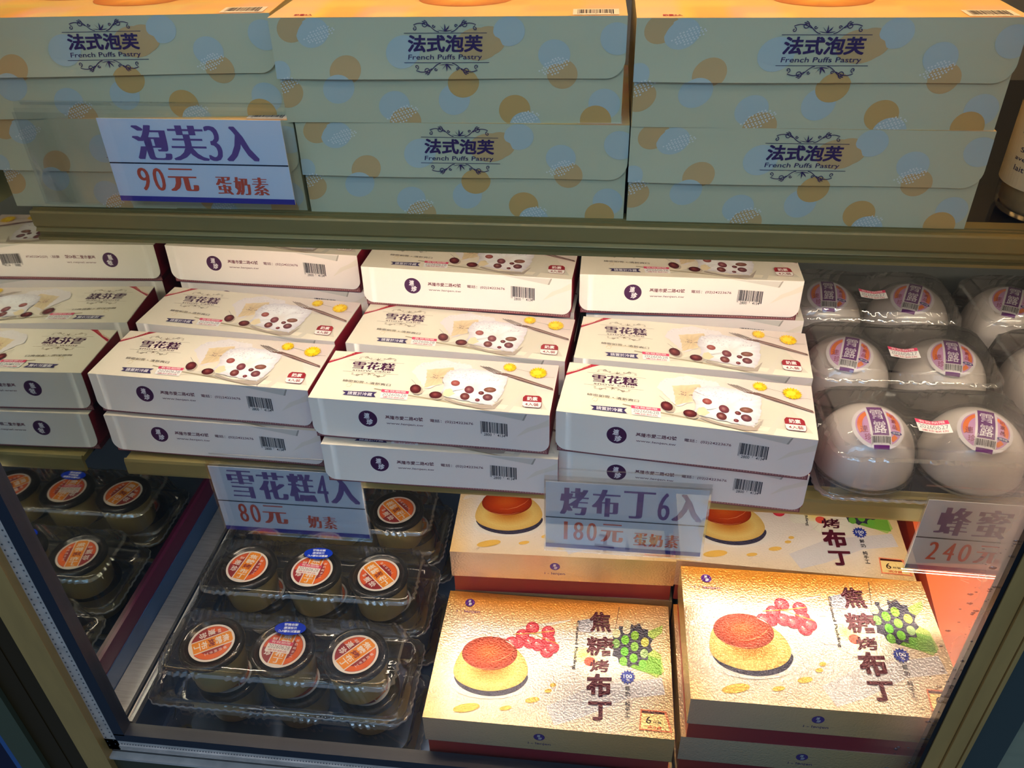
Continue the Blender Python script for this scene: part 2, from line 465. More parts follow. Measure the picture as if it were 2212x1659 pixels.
rail_obj('front_rail', [(.602, -.5316), (.598, -.5285), (.5965, -.5285), (.5955, -.5325), (.5845, -.5325), (.5835, -.5305), (.5820, -.5305), (.5810, -.5335),
                        (.5805, -.5470), (.5810, -.5495), (.5840, -.5495), (.5840, -.5385), (.602, -.5385)], -.4655, .59, mid_shelf)


def lamp(name, y, z, x0, x1, r, col, s, label):
    t = empty(name, (0, 0, Z0)); tag(t, label, 'lamp')
    MB().box((x0 - .01, y - r * 1.3, z + r * .8), (x1 + .01, y + r * 1.6, z + r * 1.6)).obj('housing', M['white'], t)
    MB().tube((x0, y, z), (x1, y, z), r).obj('light_tube', tube_mat(name + '_glow', col, s), t)
    return t


lamp('strip_lamp', .6040, -.2930, -.44, .57, .0045, (255, 236, 210), TUBE_TOP, 'slim warm strip lamp under the upper shelf behind its rail')
lamp('strip_lamp', .5925, -.5535, -.44, .57, .0040, (255, 234, 208), TUBE_LOW, 'slim warm strip lamp under the lower shelf behind its rail')
lamp('strip_lamp', .612, .12, -.44, .57, .008, (255, 198, 120), TUBE_MID, 'amber strip lamp high above the dotted pastry boxes')

# ------------------------------------------------------------------ glass front and its frame
YG = .42
fr = empty('front_frame', (0, 0, Z0)); tag(fr, 'brown and gold metal door frame with rubber seal around the cabinet glass', 'frame')
MB().box((-.4555, .415, -.742), (-.4440, .428, .4)).obj('seal', M['seal'], fr)
MB().box((-.4555, .415, -.7515), (.2836, .428, -.7400)).obj('seal', M['seal'], fr)
MB().box((-.4690, .416, -.7695), (-.4555, .4195, .4)).obj('spacer_bar', M['alu'], fr)
MB().box((-.4690, .416, -.7695), (.2836, .4193, -.7515)).obj('spacer_bar', M['alu'], fr)
h = MB()
for i in range(170):
    for k, x in enumerate((-.4662, -.4590)):
        z = -.762 + i * .0066 + k * .0033
        if z < .36: h.add([(x + .0007 * math.cos(a), .4155, z + .0010 * math.sin(a)) for a in [j * math.pi / 4 for j in range(8)]], [tuple(range(8))])
for i in range(260):
    x = -.452 + i * .0029
    if x < .282: h.add([(x + .0008 * math.cos(a), .4155, -.7575 + .0008 * math.sin(a)) for a in [j * math.pi / 4 for j in range(8)]], [tuple(range(8))])
ho = h.obj('perforation', M['hole'], fr); ho['kind'] = 'stuff'
for k in range(3):
    MB().box((-.4555, .4145, -.7612 - k * .0028), (.2836, .416, -.7602 - k * .0028)).obj('ridge', M['alu'], fr)
MB().box((-.4690, .418, -.7765), (.2836, .426, -.7695)).obj('dark_gap', M['black'], fr)
MB().box((-.4960, .408, -1.0), (-.4690, .426, .4)).obj('gold_post', M['gold'], fr)
MB().box((-.5470, .414, -1.0), (-.4960, .426, .4)).obj('bronze_post', M['brown'], fr)
MB().box((-.5225, .4132, -1.0), (-.5215, .4142, .4)).obj('bronze_bead', M['brown'], fr)
MB().box((-.5745, .409, -1.0), (-.5470, .426, .4)).obj('olive_post', M['olive'], fr)
MB().box((-.5830, .411, -1.0), (-.5745, .426, .4)).obj('blue_bead', M['bluechrome'], fr)
MB().box((-.80, .415, -1.0), (-.5830, .426, .4)).obj('navy_side', M['navy'], fr)
# right hand post
MB().box((.2800, .4150, -.742), (.2836, .4255, .4)).obj('seal', M['black'], fr)
MB().box((.2836, .4140, -1.0), (.2960, .428, .4)).obj('gold_post', M['gold'], fr)
MB().box((.2960, .4160, -1.0), (.2968, .428, .4)).obj('post_groove', M['brown'], fr)
MB().box((.2968, .4120, -1.0), (.3075, .428, .4)).obj('gold_post', M['gold'], fr)
MB().box((.3075, .4150, -1.0), (.3083, .428, .4)).obj('post_groove', M['brown'], fr)
MB().box((.3083, .4110, -1.0), (.3115, .428, .4)).obj('gold_bead', M['gold'], fr)
MB().box((.3115, .4160, -1.0), (.3422, .428, .4)).obj('grey_post', M['teal'], fr)
MB().box((.3422, .4200, -1.0), (.62, .430, .4)).obj('beige_side', M['beige'], fr)
MB().box((.3422, .4180, -.700), (.62, .4205, -.694)).obj('beige_side_edge', M['white'], fr)
# lower panel
MB().box((-.4690, .411, -.7800), (.2836, .426, -.7765)).obj('bright_lip', M['alu'], fr)
MB().box((-.4690, .414, -1.0), (.2836, .426, -.7800)).obj('lower_panel', M['outerpanel'], fr)

gp = MB().add([(-.4445, YG, Z0 - .741), (.2840, YG, Z0 - .741), (.2840, YG, Z0 + .4), (-.4445, YG, Z0 + .4)], [(0, 1, 2, 3)]).obj('window_1', M['glass'])
struct(gp)
# condensation beads along the right edge of the pane
dm = MB(); rr = random.Random(4)
for i in range(130):
    t = rr.random() ** 2.2; z = -.40 - rr.random() * .31; x = .2815 - t * .022
    r = rr.choice([.0003, .0005, .0007, .0009, .0013]) * (1 if rr.random() < .8 else 1.4)
    n = 8; sx = rr.uniform(1, 1.9)
    vs = [(x, YG - .0006 - r * .5, z)]; fs = []
    for j, (f, d) in enumerate(((.6, .42), (1, .0))):
        for a in range(n): vs.append((x + r * sx * f * math.cos(2 * math.pi * a / n), YG - .0006 - r * d, z + r * .75 * f * math.sin(2 * math.pi * a / n)))
    for a in range(n):
        fs.append((0, 1 + a, 1 + (a + 1) % n)); fs.append((1 + a, 1 + n + a, 1 + n + (a + 1) % n, 1 + (a + 1) % n))
    dm.add(vs, fs, smooth=True)
dro = dm.obj('condensation', M['drop'], loc=(0, 0, Z0)); tag(dro, 'beads of condensation along the right edge of the cabinet glass', 'water drops', kind='stuff')

CREAM = (250, 241, 226); MAROON = (112, 26, 44); PLUM = (74, 30, 66)

# ------------------------------------------------------------------ snow cake carton
SW, SD, SH = .22, .0778, .0451


def date_sticker(a, LL, LR, UL, date, raw=False):
    P = lambda u, v: (LL[0] + (LR[0] - LL[0]) * u + (UL[0] - LL[0]) * v, LL[1] + (LR[1] - LL[1]) * u + (UL[1] - LL[1]) * v)
    a.L += 1; a.poly([P(0, 0), P(1, 0), P(1, 1), P(0, 1)], (250, 246, 240), raw)
    a.L += 1; a.poly([P(0, .68), P(1, .68), P(1, 1), P(0, 1)], (226, 70, 108), raw)
    a.L += 1; a.text('有效期限', P(.1, .74), P(.9, .74), P(.1, .96), (250, 225, 225), .01, raw=raw)
    a.text(date, P(.06, .30), P(.94, .30), P(.06, .62), (110, 110, 112), -.012, raw=raw)
    a.text('連珍餅店', P(.1, .06), P(.9, .06), P(.1, .22), (200, 60, 80), .0, raw=raw)
    a.L -= 3


def snow_top():
    q = [(262, 68), (30, 475), (2070, 605), (2155, 190)]
    f = homog(q, SW, SD); a = Art(f, [(0, 0), (SW, 0), (SW, SD), (0, SD)])

    def bg(u, v):
        g = noise2(int(u * 60), int(v * 8)) * 2
        w = max(0, min(1, (u - .35) * 1.6)) * max(0, min(1, (v - .15) * 1.6))
        c = [240 - 20 * w, 228 - 28 * w, 206 - 14 * w]
        return [x + g for x in c]
    a.field(0, 0, SW, SD, 24, 8, bg)
    # corner ribbon
    a.poly([(172, 190), (440, 80), (512, 84), (196, 163)][::1], (176, 34, 56)); a.L = 2
    a.text('SPECIAL GIFT', (212, 160), (440, 96), (205, 152), (228, 150, 120), 0); a.L = 1
    # board
    a.poly([(870, 478), (1500, 500), (2050, 560), (1925, 345), (1690, 300)], (222, 212, 192)); a.L = 2
    a.poly([(600, 400), (890, 455), (1200, 505), (1480, 560), (1900, 640), (1880, 625), (1460, 545), (1190, 490), (880, 442), (610, 392)], (176, 160, 130))
    a.poly([(1200, 500), (1700, 560), (1910, 350), (1925, 352), (1740, 580), (1620, 578)], (222, 212, 194)); a.L = 3
    # titles
    a.text('雪花糕', (402, 222), (772, 246), (425, 158), PLUM, .008, smear=2, smw=.07)
    a.text('snow cake', (412, 244), (742, 262), (418, 226), (120, 96, 90), 0)
    for x0, y0, x1, y1 in ((385, 147, 860, 181), (330, 245, 812, 277)): a.stroke([(x0, y0), (x1, y1)], .00025, (110, 84, 60))
    c1 = f((625, 160)); flourish(a, c1[0], c1[1] + .0005, .019, 1, (120, 96, 74), .0003)
    c2 = f((560, 262)); flourish(a, c2[0], c2[1] - .0005, .017, -1, (120, 96, 74), .0003)
    a.text('綿密如雪・清新爽口', (328, 338), (742, 378), (336, 318), (84, 66, 56), .0)
    a.stroke([(360, 372), (385, 350), (412, 362), (392, 384), (366, 380)], .0003, (210, 180, 110))
    a.stroke([(385, 352), (470, 346), (560, 358), (640, 376)], .0003, (210, 180, 110))
    a.poly([(330, 418), (632, 428), (600, 446), (618, 472), (332, 452), (358, 436)], (58, 44, 92)); a.L = 4
    a.text('請置於冷藏', (372, 452), (584, 464), (380, 424), (240, 234, 236), .012); a.L = 3
    # back slice
    rn = random.Random(3)
    def jag(pts, j, n=6):
        out = []
        for i in range(len(pts)):
            p, r = pts[i], pts[(i + 1) % len(pts)]
            for k in range(n): out.append((p[0] + (r[0] - p[0]) * k / n + rn.uniform(-j, j), p[1] + (r[1] - p[1]) * k / n + rn.uniform(-j * .6, j * .6)))
        return out
    a.poly(jag([(930, 250), (1000, 180), (1200, 150), (1420, 190), (1440, 215), (1240, 260), (1180, 360), (1040, 395), (1000, 340)], 9), (236, 226, 224)); a.L = 4
    a.grad(jag([(1055, 235), (1280, 215), (1290, 240), (1205, 300), (1180, 355), (1030, 388), (1050, 330)], 5), (1150, 290), [(214, 182, 142), (226, 200, 158), (230, 205, 166)], jit=.05)
    for i in range(14): a.ell(rn.uniform(1090, 1200), rn.uniform(275, 310), rn.uniform(4, 10), 3, (150, 120, 110), 6)
    for i in range(30): a.ell(rn.uniform(960, 1400), rn.uniform(165, 215), rn.uniform(4, 9), 2.5, rn.choice([(214, 206, 206), (248, 244, 242)]), 6)
    a.L = 5
    # front slice
    a.poly(jag([(1220, 470), (1300, 500), (1560, 560), (1660, 500), (1700, 470), (1620, 560), (1500, 560), (1300, 520), (1200, 485)], 4, 3), (176, 160, 146)); a.L = 6
    o = jag([(1195, 300), (1240, 250), (1350, 222), (1560, 240), (1730, 288), (1722, 340), (1690, 430), (1640, 500), (1600, 536), (1500, 520), (1360, 492), (1200, 462), (1168, 440), (1195, 370)], 10)
    a.grad(o, (1450, 380), [(244, 234, 226), (252, 248, 246), (250, 246, 246), (222, 214, 218)], jit=.03); a.L = 7
    a.poly(jag([(1180, 455), (1215, 400), (1260, 395), (1290, 440), (1240, 470)], 6, 3), (240, 220, 180))
    for i in range(90): a.ell(rn.uniform(1230, 1700), rn.uniform(240, 330), rn.uniform(4, 9), 2.5, rn.choice([(206, 198, 206), (250, 248, 248), (220, 204, 212)]), 6)
    a.L = 8
    for x, y, rx, ry, c in ((1297, 350, 38, 24, (168, 84, 78)), (1412, 405, 40, 32, (130, 62, 72)), (1375, 462, 40, 30, (120, 56, 56)), (1585, 405, 52, 22, (140, 88, 72)),
                            (1512, 432, 24, 15, (110, 44, 50)), (1565, 468, 42, 28, (118, 62, 70)), (1480, 491, 20, 13, (120, 40, 50))):
        a.grad([(x + rx * math.cos(t * math.pi / 8), y + ry * math.sin(t * math.pi / 8)) for t in range(16)], (x - 6, y - 4), [(176, 130, 122), c, tuple(v * .8 for v in c)])
    for x, y, rx, ry, sh in ((960, 402, 48, 38, 0), (1130, 452, 54, 30, 0)):
        a.L = 7; a.ell(x + 14, y + 10, rx, ry, (196, 180, 160)); a.L = 8
        a.grad([(x + rx * math.cos(t * math.pi / 8), y + ry * math.sin(t * math.pi / 8)) for t in range(16)], (x - 6, y - 8), [(150, 80, 76), (104, 34, 40), (66, 16, 22)])
    a.stroke([(925, 322), (955, 352), (965, 366)], .0004, (150, 140, 130))
    a.L = 6
    # fork
    for k in range(4): a.stroke([(1505 + 22 * k, 200 + 3 * k), (1620 + 30 * k, 262 + 2 * k)], .0006, (70, 52, 50))
    a.poly([(1600, 262), (1720, 262), (1840, 296), (2100, 385), (2104, 402), (1830, 322), (1740, 290)], (120, 88, 80)); a.L = 7
    a.stroke([(1730, 284), (1840, 312), (2080, 392)], .0005, (210, 180, 170))
    # flowers
    for x, y, r, n in ((1752, 214, 60, 17), (1985, 260, 78, 19)):
        a.stroke([(x, y), (x + 240, y + 56)] if r == 60 else [(x, y + 30), (x + 130, y + 38)], .0003, (96, 92, 60))
        a.L = 8
        for k in range(n):
            an = 2 * math.pi * k / n + .1; e = (x + r * math.cos(an), y + r * .62 * math.sin(an))
            a.poly([(x, y), (x + r * .75 * math.cos(an - .16), y + r * .48 * math.sin(an - .16)), e, (x + r * .75 * math.cos(an + .16), y + r * .48 * math.sin(an + .16))], (250, 205, 20) if k % 3 else (240, 182, 10))
        a.ell(x - 8, y - 2, r * .45, r * .26, (252, 220, 60)); a.L = 7
    # corner tag
    rr_ = lambda x0, y0, x1, y1, t: [(x0 + t, y0), (x1 - t, y0 + 6), (x1, y0 + t + 5), (x1 - 2, y1 - t), (x1 - t, y1), (x0 + t - 8, y1 - 8), (x0 - 10, y1 - t), (x0 - 3, y0 + t)]
    a.poly(rr_(1860, 446, 2008, 552, 18), (160, 40, 50)); a.L = 8
    a.poly([(1852, 498), (2005, 506), (2002, 535), (1988, 550), (1866, 542), (1850, 530)], (250, 244, 234)); a.L = 9
    a.text('奶素', (1886, 490), (1974, 495), (1890, 458), (250, 236, 230), .025)
    a.text('4入裝', (1870, 534), (1982, 540), (1873, 508), (150, 40, 52), .012)
    return a


def snow_flap_art():
    # front flap artwork, sheet x along the carton, y measured up from the flap's lower edge
    q = [(30, 478), (62, 770), (2065, 928), (2070, 608)]
    FH = .0404; f = homog([(30, 478), (36, 772), (2060, 935), (2070, 608)], SW, FH)
    a = Art(f); 
    def bg(u, v):
        return [248 - 8 * max(0, u - .6), 240 - 10 * u, 228 - 6 * u]
    return a, f, FH, bg


def flap_mesh(w, FH, r, art, bg, base_y, top_z, flare, m, thick=.0006):
    """curved flap with rounded lower corners; art is in sheet units (x, y up from the free edge)"""
    mb = MB(); nu, nv = 44, 6

    def fm(x, y, e):
        v = FH - y; t = v / FH
        return (x, base_y - flare(x / w) * t * t - .0002 - e, top_z - v)

    def low(x):
        d = min(x, w - x)
        return 0 if d >= r else r - math.sqrt(max(0, r * r - (r - d) ** 2))
    xs = sorted(set([0, w] + [w * i / nu for i in range(nu + 1)] + [r * (1 - math.cos(k * math.pi / 16)) for k in range(9)] + [w - r * (1 - math.cos(k * math.pi / 16)) for k in range(9)]))
    n = len(xs)
    for e, flip in ((0, False), (-thick, True)):
        vs = []; cc = []; fs = []
        for j in range(nv + 1):
            for x in xs:
                y = low(x) + (FH - low(x)) * j / nv
                vs.append(fm(x, y, e)); cc.append(lin(bg(x / w, y / FH)) if not flip else lin((230, 222, 205)))
        for j in range(nv):
            for i in range(n - 1):
                a_ = j * n + i; q = (a_, a_ + 1, a_ + n + 1, a_ + n); fs.append(q if not flip else q[::-1])
        mb.add(vs, fs, cc, True)
    art.emit(mb, fm)
    return mb


def logo_disc(a, cx, cy, r, col=(72, 28, 72)):
    a.grad([(cx + r * math.cos(k * math.pi / 18), cy + r * math.sin(k * math.pi / 18)) for k in range(36)], (cx, cy), [col] * 6, raw=True); a.L += 2
    a.text('連', (cx - r * .42, cy + r * .02), (cx + r * .18, cy + r * .02), (cx - r * .34, cy + r * .72), (238, 230, 232), .03, raw=True)
    a.text('珍', (cx - r * .24, cy - r * .78), (cx + r * .46, cy - r * .70), (cx - r * .14, cy - r * .06), (238, 230, 232), .03, raw=True)
    a.stroke([(cx - r * .28, cy + r * .05), (cx + r * .30, cy - r * .08)], r * .08, (238, 230, 232), raw=True, taper=True)
    a.L -= 2


def make_snow(bot_extra=0):
    root = empty('snow_cake_carton')
    body = MB().box((.0012, .0008, 0), (SW - .0012, SD - .0005, SH - .001), MAROON)
    # woven lace border along the lower front
    la = Art()
    la.poly([(.002, .0005), (SW - .002, .0005), (SW - .002, .0062), (.002, .0062)], (150, 92, 96), raw=True)
    la.L = 2
    for i in range(44):
        cx = .004 + i * .0049
        la.stroke([(cx + .0021 * math.cos(t * math.pi / 6), .0012 + .0036 * math.sin(t * math.pi / 6)) for t in range(7)], .0004, (206, 150, 140), raw=True)
        la.ell(cx, .0022, .0007, .0009, (206, 150, 140), 6, raw=True)
    la.emit(body, lambda x, y, e: (x, .0008 - e, y))
    body.obj('tray', M['carton'], root)
    lid = MB().box((0, 0, SH - .001), (SW, SD, SH - .0001), (236, 226, 208))
    snow_top().emit(lid, lambda x, y, e: (x, y, SH + e))
    lid = lid.box((SW - .0008, .0004, SH - .038), (SW, SD - .0004, SH - .001), (150, 34, 52)).box((0, .0004, SH - .038), (.0008, SD - .0004, SH - .001), (150, 34, 52)).obj('lid', M['carton'], root)
    st = Art(homog([(262, 68), (30, 475), (2070, 605), (2155, 190)], SW, SD))
    st.L = 9; date_sticker(st, (654, 478), (886, 494), (672, 404), '20260628')
    st.emit(MB(), lambda x, y, e: (x, y, SH + e)).obj('date_sticker', M['label'], lid)
    a, f, FH, bg = snow_flap_art()
    cx, cy = f((492, 646)); logo_disc(a, cx, cy, .0088)
    a.text('基隆市愛二路42號', (636, 650), (952, 668), (638, 618), (116, 46, 62), .018)
    a.text('電話：(02)24223676', (1012, 676), (1384, 702), (1014, 646), (116, 46, 62), .010)
    a.text('www.lenjen.tw', (642, 694), (952, 716), (643, 674), (116, 60, 72), .010)
    a.L = 2; a.bars((1446, 770), (1690, 796), (1448, 660), (28, 26, 40)); a.text('2800', (1474, 788), (1542, 793), (1475, 764), (28, 26, 40), .004); a.text('4134', (1594, 798), (1662, 804), (1595, 775), (28, 26, 40), .004)
    a.L = 1; a.poly([(1372, 566), (1860, 604), (1840, 655), (1825, 655)], (214, 206, 196)); a.poly([(1820, 655), (1838, 655), (1868, 600), (1852, 600)], (170, 160, 150))
    a.poly([(2066, 640), (1960, 690), (1860, 720), (1760, 800), (1900, 745), (2066, 700)], (238, 224, 208))
    fl = lambda u: .0016 + .0010 * math.sin(u * 5.2 + .6) + .0008 * u
    flap_mesh(SW, FH, .010, a, bg, 0, SH, fl, M['carton']).obj('front_flap', M['carton'], root)
    return root


snow = make_snow()
ZA = Z0 - .4415
rows = [  # column, row, x, y, yaw, level(top z), label
    ('A3', -.0357, .5787, -.1003, 0, 'upper front snow cake carton in the stack nearest the plastic dome packs'),
    ('A2', -.2607, .5806, -.0400, 0, 'upper front snow cake carton of the middle stack above the six-pack pudding sign'),
    ('A1', -.4845, .6012, -.0471, 0, 'upper front snow cake carton beside the mirrored wall'),
    ('B3', -.0338, .5795, -.0700, 1, 'snow cake carton on the shelf, pressed under the front carton nearest the dome packs'),
    ('B2', -.2528, .5698, -.0150, 1, 'snow cake carton on the shelf whose flap overlaps the 80 yuan sign'),
    ('B1', -.4800, .5951, -.0313, 1, 'snow cake carton on the shelf under the front carton beside the mirrored wall'),
    ('C3', -.0245, .6644, -.0788, 0, 'second-row snow cake carton just behind the front carton nearest the dome packs'),
    ('C2', -.2520, .6734, -.0748, 0, 'second-row snow cake carton in the middle stack with its picture showing'),
    ('C1', -.4830, .6945, -.0903, 0, 'second-row snow cake carton leaning towards the mirrored wall'),
    ('D3', -.0236, .7489, -.0002, -1, 'raised back-row snow cake carton nearest the dome packs, warm lit flap'),
    ('D2', -.2507, .7500, -.0590, -1, 'raised back-row snow cake carton in the middle, warm lit flap'),
    ('D1', -.4813, .7844, -.0475, -1, 'raised back-row snow cake carton beside the mirrored wall, warm lit flap'),
    ('E3', -.0160, .7560, -.0300, 0, 'snow cake carton directly beneath the raised back-row carton nearest the dome packs'),
    ('E2', -.2480, .7620, -.0600, 0, 'snow cake carton directly beneath the raised back-row carton in the middle'),
    ('E1', -.4770, .7880, -.0500, 0, 'snow cake carton directly beneath the raised back-row carton beside the mirror'),
    ('F3', -.0200, .6700, -.0600, 1, 'bottom snow cake carton hidden under the second row nearest the dome packs'),
    ('F2', -.2500, .6700, -.0500, 1, 'bottom snow cake carton hidden under the second row of the middle stack'),
    ('F1', -.4780, .6920, -.0600, 1, 'bottom snow cake carton hidden under the second row beside the mirror'),
    ('G3', -.0160, .7600, -.0300, 1, 'bottom snow cake carton hidden under the back row nearest the dome packs'),
    ('G2', -.2480, .7660, -.0600, 1, 'bottom snow cake carton hidden under the back row of the middle stack'),
    ('G1', -.4770, .7920, -.0500, 1, 'bottom snow cake carton hidden under the back row beside the mirror'),
]
first = True
for n, x, y, a, lv, lab in rows:
    loc = (x, y, ZA - lv * .0452 - SH)
    if first: o = snow; o.location = loc; o.rotation_euler = (0, 0, a); first = False
    else: o = dup(snow, loc, a)
    tag(o, lab, 'carton', 'snow cake cartons on the middle shelf')

# ------------------------------------------------------------------ dotted pastry carton
PW, PD, PH = .2455, .16, .072
PFL = .0402
DQ = [(38, 92), (185, 725), (2145, 718), (2172, 60)]
_df = homog(DQ, PW, PH)


def dots(a, dy, win):
    f = lambda p: ((_df(p)[0]), _df(p)[1] - dy)
    B = (184, 200, 190); T = (206, 174, 116); T2 = (208, 170, 100)
    L_ = [(190, 150, 92, 92, T), (310, 180, 95, 92, B), (130, 430, 70, 80, B), (520, 405, 92, 92, T), (190, 555, 84, 84, T), (480, 520, 92, 92, B), (810, 620, 90, 88, B), (880, 720, 92, 90, T),
          (1160, 580, 92, 94, B), (1210, 480, 92, 90, T2), (1290, 240, 130, 100, T), (1350, 220, 100, 90, T), (850, 290, 100, 100, B), (1470, 160, 94, 92, B), (1740, 300, 95, 92, B), (1790, 420, 90, 92, T),
          (1515, 640, 92, 90, T2), (1580, 735, 92, 84, B), (2040, 600, 94, 92, B), (1990, 700, 92, 90, T2), (2110, 200, 100, 100, B), (1180, 60, 0, 0, B)]
    a.f = f
    for x, y, rx, ry, c in L_:
        if rx: a.ell(x, y, rx, ry, c)
        a.L = min(a.L + (.12), 3.5)
    a.L = 4
    # halftone lace where circles meet
    for cx, cy in ((860, 670), (1570, 700), (1740, 370), (350, 190), (160, 500)):
        for i in range(-5, 6):
            for j in range(-3, 4):
                x = cx + i * 17 + (j % 2) * 8; y = cy + j * 15 - i * 6
                if abs(i) * 17 + abs(j) * 20 < 92: a.ell(x, y, 5.5, 5.5, (222, 224, 212), 6)
    a.L = 5


def puff_logo(a, sc=1):
    C = (58, 34, 84)
    a.text('法式泡芙', (876, 292), (1318, 288), (876, 188), C, .026)
    a.text('French Puffs Pastry', (884, 345), (1316, 340), (884, 306), C, .004)
    a.stroke([(850, 178), (1340, 172)], .00035, C); a.stroke([(862, 354), (1360, 350)], .00035, C)
    c = a.f((1092, 172)); flourish(a, c[0], c[1], .0225, 1, C, .0005)
    c = a.f((1108, 352)); flourish(a, c[0], c[1], .0225, -1, C, .0005)


def make_puff():
    root = empty('pastry_carton'); g = lambda u, v: (200, 202, 164)
    body = MB().box((.0008, .0008, 0), (PW - .0008, PD, PH - .0008), (206, 196, 146))
    a = Art(win=[(.0009, 0), (PW - .0009, 0), (PW - .0009, PH - .001), (.0009, PH - .001)])
    a.field(.0009, 0, PW - .0009, PH - .001, 10, 4, g); dots(a, 0, None)
    a.emit(body, lambda x, y, e: (x, .0008 - e, y), .00005)
    body.obj('box_body', M['carton'], root)
    lid = MB().box((0, 0, PH - .0008), (PW, PD, PH - .0001), (228, 196, 130))
    t = Art(win=[(0, 0), (PW, 0), (PW, PD), (0, PD)])
    t.field(0, 0, PW, PD, 30, 16, lambda u, v: (250 - 20 * noise2(int(u * 9), int(v * 7)), 214 - 26 * noise2(int(u * 7), int(v * 9)), 160 - 60 * noise2(int(u * 8), int(v * 5))))
    t.L = 2
    for cx, cy, r in ((.07, .09, .04), (.13, .06, .035), (.18, .10, .045), (.11, .12, .03)):
        t.grad([(cx + r * math.cos(k * math.pi / 12), cy + r * .8 * math.sin(k * math.pi / 12)) for k in range(24)], (cx, cy), [(250, 214, 120), (236, 168, 70), (200, 120, 50)], raw=True, jit=.05); t.L += 1
    t.poly([(.209, .002), (.240, .002), (.240, .02), (.209, .02)], (248, 240, 226), raw=True); t.L += 1
    t.bars((.212, .004), (.237, .004), (.212, .018), raw=True)
    t.text('奶素3入', (.017, .004), (.030, .004), (.017, .009), (176, 40, 60), .03, raw=True)
    t.emit(lid, lambda x, y, e: (x, y, PH + e))
    lid.obj('lid', M['carton'], root)
    b = Art(win=[(0, 0), (PW, 0), (PW, PFL), (0, PFL)])
    dots(b, PH - PFL, None); puff_logo(b)
    flap_mesh(PW, PFL, .013, b, g, 0, PH, lambda u: .0022 + .0012 * math.sin(u * 6), M['carton']).obj('front_flap', M['carton'], root)
    return root


puff = make_puff()
ZT = Z0 - .2655
PL = [(-.2318, .5900, 0.005, 0, 'lower dotted pastry carton in the middle column, right of the 90 yuan sign'),
      (-.2372, .5868, 0.030, 1, 'upper dotted pastry carton in the middle column'),
      (.0145, .5890, 0.002, 0, 'lower dotted pastry carton next to the clear jar'),
      (.0140, .5872, 0.012, 1, 'upper dotted pastry carton in the column next to the clear jar'),
      (-.4795, .5870, 0.020, 0, 'lower dotted pastry carton behind the 90 yuan sign'),
      (-.4862, .5815, .085, 1, 'upper dotted pastry carton above the 90 yuan sign beside the mirrored wall')]
for i, (x, y, a, lv, lab) in enumerate(PL):
    loc = (x, y, ZT + lv * PH)
    if i == 0: o = puff; o.location = loc; o.rotation_euler = (0, 0, a)
    else: o = dup(puff, loc, a)
    tag(o, lab, 'carton', 'dotted pastry cartons on the top shelf')

# ------------------------------------------------------------------ caramel pudding box
QW, QD, QH = .2290, .1492, .0600
LK = .036


